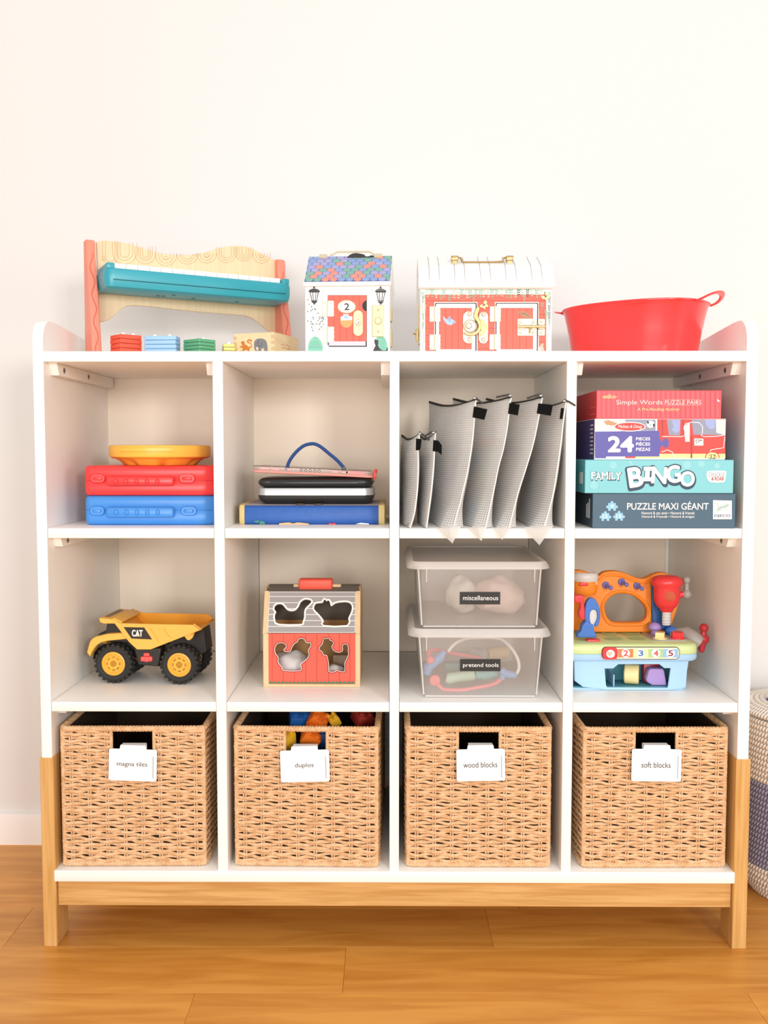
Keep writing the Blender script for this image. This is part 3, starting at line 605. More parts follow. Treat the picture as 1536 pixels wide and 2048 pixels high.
c = Hf.pix(*hc(1112, 1018)); q = G(); q.cyl(Hf.w(*c, .002), Hf.w(*c, .0042), .0066, .0060, 24, .0006); q.obj('bell_button', 'brass', lk)
for y in (872, 1160): G().sph(Hf.w(*Hf.pix(*hc(1115, y)), .0023), .0022, 10, 6).obj('rivet', 'brass_pale', lk)
for y0, y1 in ((810, 1000), (1110, 1345)):
    q = G(); z1 = Hf.pix(*hc(700, y0))[1]; z0 = Hf.pix(*hc(700, y1))[1]; q.mark(); q.box(hB, hB+.0022, .02, .05, z0, z1, .0006, 1); q.xf(MH); q.obj('side_hinge', 'brass', hs)
# handle and ribbon
q = G()
for px in (365, 1105): a = rp.pix(*hc(px, 230))[0]; q.prism([rrect(a-.0075, slen-.008, a+.0075, slen+.004, .0006)], .0006, .0035, rp, .0004); 
q.obj('handle_clasp', 'brass_pale', hs)
ap = MH @ Vector((0, HD/2, rz)); a0 = Hf.pix(*hc(365, 200))[0]; a1 = Hf.pix(*hc(1105, 200))[0]
q = G(); hp = lambda a, dz: ap+hu*a+Vector((0, 0, dz)); q.tube([hp(a0+.006, .002), hp(a0+.012, .004), hp(a0+.020, .0085), hp((a0+a1)/2, .0085), hp(a1-.02, .0085), hp(a1-.012, .004), hp(a1-.006, .002)], .0016, 8); q.obj('handle', 'brass_pale', hs)
rbn = Plane(ap+Vector((0, -.004, 0)), hu, (0, 0, 1)); q = G()
q.prism([smooth(rbn.pts(hc((690, 195), (700, 165), (740, 130), (800, 112), (870, 118), (925, 132), (945, 158), (985, 160), (1010, 143), (1050, 145), (1062, 162), (1035, 170), (1015, 185), (1040, 205), (1010, 205), (975, 190), (930, 190), (880, 195), (820, 188), (770, 200))), 3)], -.004, .002, rbn, .0008); o = q.obj('ribbon', 'ribbon'); tag(o, 'black ribbon tied to the handle of the toy house', 'ribbon')
# ================================================================ LATCHES BARN
mat('vine_green', '7fc0a5', .6); mat('vine_dark', '2f6b63', .6); mat('vine_light', 'b5d9bd', .6); mat('butterfly', 'f8e3a8', .6); mat('bird_brown', 'b0886a', .6); mat('bronze', 'b99b68', .3, .7); mat('roof_seam', 'a9a39a', .5)
lc = crop(820, 490, 4.955); Lf = FP(.05); lA = Lf.pix(*lc(100, 800))[0]; lB = Lf.pix(*lc(1405, 800))[0]; LD = .152
z0 = P(960, 575.5, .05).z; z1 = P(960, 535.4, .078).z; z2 = P(960, 519, .126).z
lb = thing('toy_barn', 'toy barn with white ribbed roof and red latched doors', 'toy', ((lA+lB)/2, .126, DECK))
q = G(); q.box(lA, lB, .05, .05+LD, DECK, z0, .001, 1); q.obj('walls', 'toy_white', lb)
prof = [(.045, z0-.001), (.05+.001, z0+.002), (.078, z1), (.126, z2), (.174, z1), (.202, z0)]
sdp = Plane((lA, 0, 0), (0, 1, 0), (0, 0, 1))
q = G(); q.prism([[(.052, z0), (.0785, z1-.004), (.126, z2-.004), (.1735, z1-.004), (.200, z0)]], 0, lB-lA, sdp, .0003); q.obj('gable_core', 'toy_white', lb)
xa, xb = lA-.003, lB+.004
for (p, r) in (((.044, z0-.003), (.078, z1)), ((.078, z1), (.126, z2)), ((.126, z2), (.174, z1)), ((.174, z1), (.208, z0-.003))):
    q = G(); d = Vector((r[0]-p[0], r[1]-p[1])); n = Vector((-d.y, d.x)).normalized()*.004; pl = Plane((xa, 0, 0), (0, 1, 0), (0, 0, 1))
    q.prism([[p, r, (r[0]+n.x, r[1]+n.y), (p[0]+n.x, p[1]+n.y)]], 0, xb-xa, pl, .0003); q.obj('roof_panel', 'toy_white', lb)
q = G()
for xx in (192, 292, 447, 547, 702, 802, 957, 1058, 1213, 1315):
    X = P(*lc(xx, 415), .05).x
    nn = lambda p, k=.0042: p
    pts = []
    for (yy, zz) in ((.0415, z0-.0006), (.0752, z1+.0030), (.0760, z1+.0036), (.126, z2+.0045)): pts.append((X, yy, zz))
    q.tube(pts, .0006, 5)
q.obj('roof_seam', 'roof_seam', lb)
it = [('f', 0, lc((150, 492), (1350, 492), (1350, 1075), (150, 1075)))]+[('l', 1, lc((160, y), (1345, y)), .0006) for y in (555, 625, 690, 760, 828, 895, 962, 1030)]
print_on(lb, Lf, it, 'plank_print', ['toy_red', 'toy_red_line'])
def ldoor(x0, x1, seams):
    q = G(); q.prism([Lf.pts(lc((x0, 568), (x1, 568), (x1, 1075), (x0, 1075)))], 0, .0009, Lf); q.mi(1); A = Lf.pts(lc((x0+8, 576), (x1-10, 1075))); q.prism([rrect(A[0][0], A[1][1], A[1][0], A[0][1], .0022)], .0009, .0013, Lf)
    q.mi(0); A = Lf.pts(lc((x0+16, 586), (x1-22, 1075))); q.prism([rrect(A[0][0], A[1][1], A[1][0], A[0][1], .0015)], .0013, .004, Lf, .0006); d = q.obj('door', ['toy_white', 'ink'], lb)
    print_on(d, Lf, [('f', 0, lc((x0+46, 628), (x1-58, 628), (x1-58, 1038), (x0+46, 1038)))]+[('l', 1, lc((x, 628), (x, 1038)), .0006) for x in seams], 'door_print', ['toy_red', 'toy_red_line'], .0041); return d
d1 = ldoor(240, 668, (352, 415, 478, 545)); d2 = ldoor(840, 1275, (952, 1018, 1085, 1150))
for x, y in ((193, 612), (193, 890), (790, 612), (788, 888)): hinge(Lf, x, y, x+108, y+152, lc, lb, x+52)
print_on(d1, Lf, [('f', 0, lc((328, 712), (365, 745), (380, 722), (398, 708), (402, 735), (430, 748), (452, 772), (432, 778), (415, 795), (388, 798), (360, 785), (345, 765), (330, 740)), 2), ('f', 1, lc((378, 725), (398, 710), (402, 740), (400, 765), (380, 760)), 1), ('f', 2, [lc(428+5*cos(t), 768+5*sin(t)) for t in (0, 1.2, 2.4, 3.6, 4.8)])], 'bird_print', ['sky_print', 'roof_blue', 'ink'], .0044)
print_on(d2, Lf, [('f', 0, lc((1062, 668), (1090, 660), (1130, 662), (1180, 695), (1210, 720), (1170, 728), (1165, 742), (1150, 742), (1140, 725), (1110, 715), (1090, 690)), 2), ('l', 1, lc((1100, 680), (1140, 690), (1175, 712)), .0006)], 'bird_print', ['bird_brown', 'ink'], .0044)
rr = random.Random(9); it = []
def sprig(x, y, s, mi, n=4):
    out = []
    for k in range(n):
        yy = y+k*s*.55; w = s*(1-.12*k)*.5
        for sg in (-1, 1): out.append(('f', mi, lc((x, yy+s*.18), (x+sg*w*.5, yy-s*.02), (x+sg*w, yy-s*.10), (x+sg*w*.75, yy+s*.22), (x, yy+s*.34))))
    return out
for k in range(30):
    x = 125+k*43.5+rr.uniform(-8, 8); y = rr.choice((444, 448, 470, 495)); it += sprig(x, y, rr.uniform(34, 44), rr.choice((0, 0, 1, 2)), 3 if y > 460 else 4)
for y in (520, 600, 680, 770): it += sprig(135+rr.uniform(-8, 12), y, 30, rr.choice((0, 1, 2)))
for y in (520, 600, 670, 730): it += sprig(1378+rr.uniform(-6, 6), y, 30, rr.choice((0, 1, 2)))
it += sprig(1305, 580, 30, 0)+sprig(1345, 655, 40, 0)+sprig(628, 495, 34, 0)+sprig(1130, 495, 34, 0)
it += [('l', 3, lc((150, 500), (122, 540), (118, 600), (128, 680), (135, 760), (122, 840), (140, 930), (125, 1010), (130, 1070)), .0008), ('l', 3, lc((1378, 600), (1388, 680), (1385, 760), (1378, 850), (1360, 930), (1370, 1010), (1376, 1070)), .0008)]
it += [('l', 4, lc((390, 500), (440, 540), (510, 552), (590, 525)), .0005), ('l', 4, lc((880, 500), (940, 525), (1020, 528), (1090, 510)), .0005)]
print_on(lb, Lf, it, 'vine_print', ['vine_green', 'vine_dark', 'vine_light', 'roof_seam', 'rose_print'], .0012)
for x, y in ((735, 600), (1345, 515)):
    bfp = [('f', 0, lc((x, y), (x-10, y-30), (x+10, y-48), (x+28, y-35), (x+22, y-12), (x+40, y+5), (x+32, y+22), (x+10, y+14))), ('f', 0, lc((x, y), (x-28, y-8), (x-48, y+10), (x-32, y+26), (x-12, y+24), (x, y+42), (x+14, y+30), (x+8, y+12))), ('l', 1, lc((x-12, y+8), (x+10, y-10)), .0016)]
    print_on(lb, Lf, bfp, 'butterfly_print', ['butterfly', 'ink'], .0028)
print_on(lb, Lf, [('f', 0, lc((1270, 1030), (1300, 985), (1322, 975), (1318, 1010), (1330, 1040), (1310, 1060), (1275, 1058)), 2), ('f', 1, lc((1275, 1025), (1292, 1020), (1288, 1045), (1275, 1045)))], 'squirrel_print', ['rose_print', 'white_print'], .0012)
# crescent latch
q = G(); A = Lf.pts(lc((522, 662), (640, 982))); q.prism([rrect(A[0][0], A[1][1], A[1][0], A[0][1], .0105)], .004, .0062, Lf, .0008, 2)
for y in (690, 942): q.sph(Lf.w(*Lf.pix(*lc(586, y)), .0062), (.0045, .002, .0045), 12, 6)
cl = q.obj('latch_plate', 'brass_pale', lb)
q = G(); A = Lf.pts(lc((680, 664), (772, 982))); q.prism([rrect(A[0][0], A[1][1], A[1][0], A[0][1], .0085)], .0008, .003, Lf, .0008, 2)
for y in (692, 942): q.sph(Lf.w(*Lf.pix(*lc(727, y)), .003), (.0042, .002, .0042), 12, 6)
kp = q.obj('keeper_plate', 'brass_pale', lb)
q = G(); q.prism([Lf.pts(lc((690, 738), (720, 745), (755, 785), (765, 822), (752, 865), (715, 905), (690, 908), (700, 850), (690, 790)))], .003, .0048, Lf, .0004); q.obj('keeper_hook', 'bronze', kp)
q = G(); cr = [(600, 770), (645, 760), (690, 800)]
out = lc((530, 868), (560, 885), (600, 885), (640, 868), (668, 835), (672, 800), (655, 765), (630, 735), (625, 705), (640, 660), (655, 625), (672, 618), (686, 632), (680, 665), (668, 700), (680, 735), (698, 775), (702, 815), (692, 858), (660, 892), (615, 908), (570, 905), (535, 890))
q.prism([smooth(Lf.pts(out), 2)], .0060, .0100, Lf, .001, 2); q.obj('crescent_lever', 'bronze', cl)
q = G(); c = Lf.pix(*lc(592, 812)); q.cyl(Lf.w(*c, .006), Lf.w(*c, .0085), .0125, .0105, 28, .0008); c = Lf.pix(*lc(578, 808)); q.cyl(Lf.w(*c, .008), Lf.w(*c, .0115), .0062, .0048, 20, .0008); q.obj('pivot', 'brass_pale', cl)
# slide bolt
q = G(); A = Lf.pts(lc((1062, 736), (1250, 905))); q.prism([rrect(A[0][0], A[1][1], A[1][0], A[0][1], .0018)], .0042, .0056, Lf, .0005)
for x in (1090, 1218):
    for y in (768, 875): q.sph(Lf.w(*Lf.pix(*lc(x, y)), .0056), (.003, .0014, .003), 10, 5)
sb = q.obj('bolt_plate', 'brass_pale', lb)
q = G(); A = Lf.pts(lc((1266, 736), (1334, 902))); q.prism([rrect(A[0][0], A[1][1], A[1][0], A[0][1], .0018)], .001, .0028, Lf, .0005)
for y in (762, 872): q.sph(Lf.w(*Lf.pix(*lc(1299, y)), .0028), (.003, .0014, .003), 10, 5)
q.obj('strike_plate', 'brass_pale', lb)
q = G(); yb = Lf.pix(*lc(1100, 815))[1]; xa_ = Lf.pix(*lc(1070, 815))[0]; xb_ = Lf.pix(*lc(1332, 815))[0]; q.tube([Lf.w(xa_, yb, .0075), Lf.w(xb_, yb, .0075)], .0030, 12); xk = Lf.pix(*lc(1185, 815))[0]
q.tube([Lf.w(xk, yb, .0085), Lf.w(xk, yb-.006, .010), Lf.w(xk, yb-.012, .010)], .0018, 8); q.obj('bolt', 'brass', sb)
q = G()
for x0, x1 in ((1072, 1140), (1198, 1240), (1270, 1330)):
    a, b = Lf.pix(*lc(x0, 815))[0], Lf.pix(*lc(x1, 815))[0]; q.prism([[(a, yb-.0048), (b, yb-.0048), (b, yb+.0048), (a, yb+.0048)]], .0050, .0085, Lf, .0012, 2)
q.obj('bolt_sleeve', 'brass_pale', sb)
q = G(); sx = lA
q.box(sx-.0022, sx, .07, .10, P(838, 685, .05).z, P(838, 605, .05).z, .0005, 1); q.obj('side_plate', 'brass', lb)
q = G(); zz = P(835, 666, .05).z; q.tube([(sx-.002, .062, zz), (sx-.008, .062, zz-.001), (sx-.012, .060, zz)], .0016, 8); q.cyl((sx-.005, .062, zz-.014), (sx-.005, .062, zz+.009), .0024, n=10, bev=.0005); q.obj('side_knob', 'bronze', lb)
# handle
q = G(); hy = .090
hpx = lambda x, y: P(*lc(x, y), hy)
for x0, x1 in ((406, 478), (950, 1022)): a, b = hpx(x0, 135), hpx(x1, 135); q.box(a.x, b.x, hy-.005, hy+.005, a.z-.0045, a.z+.0045, .0015, 2); q.box(a.x+.002, b.x-.002, hy-.003, hy+.003, z1+.004, a.z, .0005, 1)
q.obj('handle_mount', 'bronze', lb)
q = G(); q.tube([hpx(x, y) for x, y in ((470, 128), (498, 130), (510, 145), (512, 162), (530, 172), (620, 172), (720, 172), (820, 172), (910, 168), (925, 155), (922, 138), (940, 128), (955, 128))], .0019, 8); q.obj('handle', 'bronze', lb)
# ================================================================ RED TUB
mat('red_plastic', 'f23b3b', .22, spec=.5, sss=.15, coat=.3)
tc_ = Vector((.462, .168)); ta, tb, tphi = .139, .104, rad(-36); ZR = .9026+.1675*1.70
ZR = P(1360, 593.5, .035).z
tub = thing('red_tub', 'glossy red oval plastic tub with loop handles on top of the unit', 'tub', (tc_.x, tc_.y, DECK))
def tring(s, z, n=64):
    out = []
    for k in range(n):
        t = 2*pi*k/n; e = 2/2.35; cx = math.copysign(abs(cos(t))**e, cos(t))*ta*s; cy = math.copysign(abs(sin(t))**e, sin(t))*tb*s
        out.append(Vector((tc_.x+cx*cos(tphi)-cy*sin(tphi), tc_.y+cx*sin(tphi)+cy*cos(tphi), z)))
    return out
q = G(); H = ZR-DECK; L = []
for s, z in ((.80, 0), (.84, .0015), (.845, .004), (.90, H*.5), (.965, H*.9), (.98, H-.004), (1.0, H-.003), (1.004, H-.001), (1.0, H), (.975, H), (.962, H-.004), (.89, H*.5), (.83, .006), (.80, .004)): L += tring(s, DECK+z)
n = 64; K = len(L)//n; F = [(i*n+k, i*n+(k+1) % n, (i+1)*n+(k+1) % n, (i+1)*n+k) for i in range(K-1) for k in range(n)]+[tuple(range(n))[::-1], tuple((K-1)*n+k for k in range(n))]
q.add(L, F); q.obj('bowl', 'red_plastic', tub, ang=50)
ax = Vector((cos(tphi), sin(tphi), 0)); ay = Vector((-sin(tphi), cos(tphi), 0)); C3 = Vector((tc_.x, tc_.y, ZR))
for sg, ln, up in ((1, .030, .016), (-1, .022, .006)):
    q = G(); p = []
    for t in [pi*k/16 for k in range(17)]:
        p.append(C3+ax*sg*(ta*.955+ln*sin(t)**.7)+ay*(.040*cos(t))+Vector((0, 0, up*sin(t)-.003)))
    q.tube(p, .0055, 8, flat=(.35, 1)); q.obj('handle', 'red_plastic', tub)
# ================================================================ CARRY CASES AND YELLOW DISC (top row, first bay)
S1 = Z1[1]
mat('case_blue', '4590dc', .35); mat('case_red', 'ee3f3f', .32); mat('case_yellow', 'f9bf4c', .35); mat('case_blue_line', '1f5fa8', .5); mat('case_red_line', 'b52228', .5)
k5 = crop(60, 860, 4.042)
cy0 = PZ(250, 1050.8, S1).y+.004
def case(label, m, ml, ytop, z0, seam_y, hy, bumpy, ov):
    x0 = P(168, 1020, cy0).x; x1 = DV[0][0]-.0018; z1 = P(280, ytop, cy0).z; zs = P(280, seam_y, cy0).z; y1 = cy0+.205
    t = thing('carry_case', label, 'case', ((x0+x1)/2, cy0+.1, z0), 'plastic carry cases in the top left bay')
    RR = (.025, .022, .012, .038)
    q = G(); rings(q, x0, cy0, x1, y1, RR, [(z0, .006), (z0+.0015, .003), (z0+.005, .0008), (z0+.010, 0), (zs-.0010, 0), (zs-.0003, .0006)]); q.obj('case_base', m, t, ang=45)
    q = G(); rings(q, x0, cy0, x1, y1, RR, [(zs+.0003, .0006), (zs+.0010, 0), (z1-.010, 0), (z1-.005, .0008), (z1-.0015, .003), (z1, .006)]); q.obj('case_lid', m, t, ang=45)
    q = G(); rings(q, x0, cy0, x1, y1, RR, [(zs-.0005, .0009), (zs+.0005, .0009)]); q.obj('seam', ml, t)
    pl = FP(cy0); A = pl.pts([(k5(625, 0)[0], hy[0]), (k5(1172, 0)[0], hy[1])]); q = G(); M = pl.M
    rings(q, A[0][0], A[1][1], A[1][0], A[0][1], (.006,)*4, [(.001, 0), (.008, 0), (.0105, .0010), (.012, .003)], M=M)
    hd = q.obj('handle', m, t, ang=45)
    for k in range(5):
        c = pl.pix(*k5(700+k*84, 0)); bz = pl.pix(300, bumpy)[1]; q = G(); q.sph(pl.w(c[0], bz, .0115), (.0042, .0042, .0058), 12, 8); q.obj('bump', m, hd)
    for cx, rx in ((ov[0], 62), (ov[1], 66)):
        a, b = pl.pix(*k5(cx, 0))[0], pl.pix(300, ov[2])[1]; rx_ = rx/4.042/1110
        q = G(); M2 = Matrix.Translation((0, 0, 0)); rings(q, a-rx_, b-.0085, a+rx_, b+.0085, (.0085,)*4, [(-.001, 0), (.003, 0), (.0045, .0012), (.0045, .0050), (.0036, .0056)], M=M)
        q.mi(1); rings(q, a-rx_*.6, b-.0042, a+rx_*.6, b+.0042, (.0042,)*4, [(.0036, 0), (.0039, 0)], M=M); q.mi(0); rings(q, a-rx_*.54, b-.0034, a+rx_*.54, b+.0034, (.0034,)*4, [(.0036, 0), (.0052, 0), (.0056, .0008)], M=M)
        q.obj('latch', [m, ml], t, ang=45)
    return z1
zb = case('blue plastic carry case with ribbed handle lying under the red one', 'case_blue', 'case_blue_line', 992, S1, 1021, (1014, 1035), 1024, (535, 1278, 1022))
zr = case('red plastic carry case with ribbed handle lying on the blue one', 'case_red', 'case_red_line', 932, zb, 962, (953, 972), 963, (545, 1268, 957.5))
# yellow disc
yR = .0955; yc = P(315, 900, .045); dcx = yc.x-.0; dcy = .052+yR; dcx = P(315.5, 900, dcy-.02).x
yd = thing('yellow_disc_toy', 'yellow round plastic toy with scalloped underside lying on the red case', 'toy', (dcx, dcy, zr))
zt = P(315, 891, dcy-yR).z; zm = P(315, 916, dcy-yR).z; yR = min(yR, DV[0][0]-dcx-.001)
M = Matrix.Translation((dcx, dcy, 0)); q = G()
q.lathe([(yR*.93, zm-.002), (yR*.985, zm+.001), (yR, zm+.006), (yR, zt-.004), (yR*.99, zt-.001), (yR*.97, zt), (yR*.80, zt), (yR*.78, zt-.004), (yR*.3, zt-.006), (0.0001, zt-.006)], M, 72); q.obj('rim', 'case_yellow', yd)
q = G(); H0 = zr; H1 = zm
def mod(a, z):
    f = (z-H0)/(H1-H0); lobe = abs(sin(3.5*(a+.35)))
    return 1-.22*(1-f)*max(0, 1-lobe*1.6)
q.lathe([(yR*.70, H0), (yR*.72, H0+.001), (yR*.78, H0+(H1-H0)*.5), (yR*.90, H1-.001), (yR*.92, H1)], M, 126, mod=mod); q.obj('underside', 'case_yellow', yd)
q = G(); a0_ = rad(-118); 
q.lathe([(yR+.0004, zm+.010), (yR+.0018, zm+.011), (yR+.0018, zt-.005), (yR+.0004, zt-.004)], M, 20, cap=False, a0=rad(-125), a1=rad(-62)); q.obj('raised_panel', 'case_yellow', yd)
# ================================================================ SECOND BAY: bag, tablets, drawing board
mat('mat_blue', '2a5fb0', .5, var=.12, vscale=60); mat('mat_grey', 'b3a9ae', .7); mat('trim_yellow', 'd9c07f', .6); mat('print_peach', 'f1b98a', .6); mat('print_red', 'd8454a', .6); mat('print_green', '3f8a7a', .6)
mat('tablet_black', '262727', .28, spec=.5); mat('tablet_silver', 'c4c6c6', .3, .5); mat('strap_blue', '1f4a8c', .6); mat('strap_grey', '5d6473', .6); mat('pink_clear', 'f2a096', .3); mat('steel_ball', 'c8c2bb', .15, .9)
k6 = crop(450, 860, 4.389)
by = PZ(600, 1049.3, S1).y; bt = P(600, 1011, by).z; x0 = P(478.5, 1030, by).x; x1 = P(769.5, 1030, by).x; bd2 = .2
bg_ = thing('play_mat_case', 'flat blue printed play case with yellow ends lying under two black tablets', 'case', ((x0+x1)/2, by+.1, S1))
q = G(); pr = [(by+.004, S1), (by+.001, S1+.003), (by, S1+.010), (by+.0005, bt-.006), (by+.004, bt-.001), (by+.012, bt+.0005), (by+bd2, bt+.001), (by+bd2+.003, bt-.006), (by+bd2, S1)]
xi0, xi1 = P(489, 1030, by).x, P(757, 1030, by).x
q.prism([pr], 0, xi1-xi0, Plane((xi0, 0, 0), (0, 1, 0), (0, 0, 1)), .0004); bod = q.obj('body', 'mat_blue', bg_, ang=50)
q = G(); q.add([(xi0, by+.0035, bt-.0006), (xi1, by+.0035, bt-.0006), (xi1, by+.012, bt+.0011), (xi0, by+.012, bt+.0011), (xi1, by+bd2-.004, bt+.0016), (xi0, by+bd2-.004, bt+.0016)], [(0, 1, 2, 3), (3, 2, 4, 5)]); q.obj('top_flap', 'mat_grey', bg_)
for a, b in ((x0, xi0), (xi1, x1)):
    q = G(); pr2 = [(by-.0006+(p[0]-by)*1.0-.0006, p[1] if p[1] < S1+.002 else p[1]+.0012) for p in pr]; q.prism([pr2], 0, b-a, Plane((a, 0, 0), (0, 1, 0), (0, 0, 1)), .0015, 2); q.obj('end_trim', 'trim_yellow', bg_)
tp = Plane((0, by+.006, bt+.0006), (1, 0, 0), (0, .98, .2)); bf_ = FP(by)
q = G(); 
for cx in (660, 818):
    c = P(*k6(cx, 655), by+.008); q.mi(0).lathe([(.0001, 0), (.0095, 0), (.0095, .0006)], Matrix.Translation((c.x, by+.012, bt+.0012)) @ Matrix.Diagonal((1, .8, 1, 1)), 20); q.mi(1).lathe([(.0001, 0), (.0068, 0), (.0068, .0007)], Matrix.Translation((c.x, by+.012, bt+.0013)) @ Matrix.Diagonal((1, .8, 1, 1)), 20)
q.mi(0).box(P(*k6(690, 650), by).x, P(*k6(785, 650), by).x, by+.011, by+.013, bt+.001, bt+.0016); q.obj('glasses_print', ['ink', 'print_peach'], bg_)
print_on(bg_, bf_, [('f', 0, k6((475, 820), (560, 812), (600, 822), (640, 812), (735, 822), (735, 832), (475, 832))), ('l', 4, k6((470, 816), (560, 810), (600, 820), (640, 810), (738, 820)), .0006), ('f', 1, k6((908, 832), (915, 815), (940, 822), (965, 815), (975, 832))), ('f', 2, k6((255, 800), (300, 795), (300, 815), (262, 812))), ('f', 2, k6((310, 798), (345, 805), (355, 828), (300, 828))), ('f', 3, k6((1145, 828), (1190, 815), (1260, 822), (1265, 830)))], 'figure_print', ['print_peach', 'print_red', 'print_green', 'white_print', 'ink'], .0003)
def tablet(label, ya, yb, ysplit, y0, tilt=0):
    z0 = P(630, yb, y0).z; z1 = P(630, ya, y0).z; a, b = P(514.5, 980, y0).x, P(747, 980, y0).x
    t = thing('tablet', label, 'tablet', ((a+b)/2, y0+.08, z0), 'tablets in the second bay'); h = z1-z0; RR = (.02,)*4
    zs = P(630, ysplit, y0).z if ysplit else z1
    q = G(); rings(q, a, y0, b, y0+.17, RR, [(z0, .014), (z0+h*.08, .007), (z0+h*.25, .002), (z0+h*.45, 0), (zs-h*.08 if not ysplit else zs, 0 if ysplit else .002), (zs, .0006 if ysplit else .010)]); q.obj('shell', 'tablet_black', t, ang=60)
    if ysplit:
        q = G(); rings(q, a, y0, b, y0+.17, RR, [(zs, .0002), (zs+(z1-zs)*.7, .0006), (z1, .004)]); q.obj('bezel', 'tablet_silver', t, ang=60)
    else:
        q = G(); rings(q, a+.03, y0+.02, b-.02, y0+.15, RR, [(zs, 0), (zs+.0006, .0006)]); q.obj('screen', 'ink', t)
    return z1
# stack contact heights follow the shelf, front edges follow the photograph
ty = by+.010
z_a = P(630, 1004.5, ty).z
zt0 = bt+.0014
def tab2(label, z0, z1, split, y0, px0, px1):
    a, b = P(px0, 980, y0).x, P(px1, 980, y0).x; t = thing('tablet', label, 'tablet', ((a+b)/2, y0+.08, z0), 'tablets in the second bay'); h = z1-z0; RR = (.03, .03, .016, .022)
    zs = z0+(z1-z0)*split
    if split < 1:
        q = G(); rings(q, a, y0, b, y0+.17, RR, [(z0, .016), (z0+h*.06, .009), (z0+h*.2, .003), (z0+h*.42, .0002), (zs, 0)]); q.obj('shell', 'tablet_black', t, ang=60)
        q = G(); rings(q, a, y0, b, y0+.17, RR, [(zs, .0003), (zs+(z1-zs)*.6, .0008), (z1-.0008, .002), (z1, .005)]); q.obj('bezel', 'tablet_silver', t, ang=60)
    else:
        q = G(); rings(q, a, y0, b, y0+.17, RR, [(z0, .012), (z0+h*.1, .007), (z0+h*.3, .002), (z0+h*.5, 0), (z0+h*.72, .0008), (z0+h*.9, .004), (z1, .009)]); q.obj('shell', 'tablet_black', t, ang=60)
        q = G(); zz = z0+h*.5; q.box(P(540, 970, y0).x, P(715, 970, y0).x, y0-.0003, y0+.002, zz-.0022, zz+.0022, .001); q.obj('front_strip', 'tablet_black', t)
zA = zt0; zB = P(630, 976.5, ty).z; zC = P(630, 957, ty).z
tab2('black tablet with silver edge lying on the blue play case', zA, zB, .55, ty, 514.5, 748)
tab2('all black tablet lying on the silver edged one', zB, zC, 1, ty-.002, 514.5, 747)
# pink drawing board
py = ty-.004; pz = zC+.0
L0 = P(503.5, 951, py); R0 = P(748, 962.5, py); uu = Vector((R0.x-L0.x, 0, R0.z-L0.z)).normalized(); vv = Vector((0, 1, 0)); base = L0.copy()
off = min(0, 0); nn_ = uu.cross(vv); 
if nn_.z < 0: nn_ = -nn_
# rest on the tablet: lift so that its lowest point over the tablet touches
lift = 0.0; base.z += 0
wd_ = (R0-L0).length; B = Matrix(((uu.x, 0, nn_.x, base.x), (uu.y, 1, nn_.y, py), (uu.z, 0, nn_.z, max(base.z, pz+abs(uu.z)*wd_*.96)), (0, 0, 0, 1)))
pb = thing('drawing_board', 'pink clear magnetic drawing board with blue strap lying atop the tablets', 'toy', tuple(B @ Vector((wd_/2, .08, 0))))
q = G(); q.mark(); rings(q, 0, 0, wd_, .17, (.012,)*4, [(0, .003), (.0012, .0006), (.0035, 0), (.0045, .001)]); q.xf(B); q.obj('tray', 'pink_clear', pb)
clear_mat('clear_pink', 'f4dad2', .3)
q = G(); q.mark(); rings(q, .001, .001, wd_-.001, .169, (.012,)*4, [(.0045, 0), (.0118, 0), (.0125, .001)]); q.xf(B); q.obj('clear_cover', 'clear_pink', pb)
q = G(); q.mark(); q.box(.002, wd_-.006, -.0006, .0006, .0124, .0134, .0003, 1); q.xf(B); q.obj('edge_line', 'ink', pb)
for a, b in ((.016, .033), (.038, .052), (.066, .074), (.150, .162), (.168, .184), (.176, .180)):
    q = G(); q.mark(); q.box(a, b, -.0004, .01, .0065, .0105, .0006, 1); q.xf(B); q.obj('sliding_tab', 'pink_clear', pb)
q = G(); q.mark(); q.box(wd_*.79, wd_*.92, .002, .02, .005, .011, .0006, 1); q.xf(B); q.obj('pocket', 'case_red', pb)
for k in range(5):
    q = G(); q.sph(B @ Vector((.0925+k*.0083, .002, .0085)), .0030, 12, 8); q.obj('metal_bead', 'steel_ball', pb)
q = G(); q.mark(); q.box(wd_-.001, wd_+.004, .004, .014, -.002, .013, .0012); q.sph((wd_+.003, .006, .0135), (.0032, .0032, .0036), 12, 8); q.xf(B); q.obj('stylus_clip', 'case_red', pb)
sy = py+.035; hp = [P(*k6(x, y), sy) for x, y in ((547, 335), (556, 300), (575, 262), (610, 215), (655, 170), (705, 138), (765, 126), (805, 134), (850, 160), (920, 218), (985, 272), (1042, 335))]
hp = [Vector(p) for p in smooth([tuple(p) for p in hp], 3, False)]
q = G(); q.tube(hp, .0036, 8, flat=(1.0, .9)); q.obj('strap', 'strap_blue', pb)
for p in (hp[0], hp[-1]): q = G(); q.box(p.x-.0045, p.x+.0045, sy-.004, sy+.004, p.z-.0065, p.z+.0006, .001); q.obj('strap_anchor', 'strap_grey', pb)
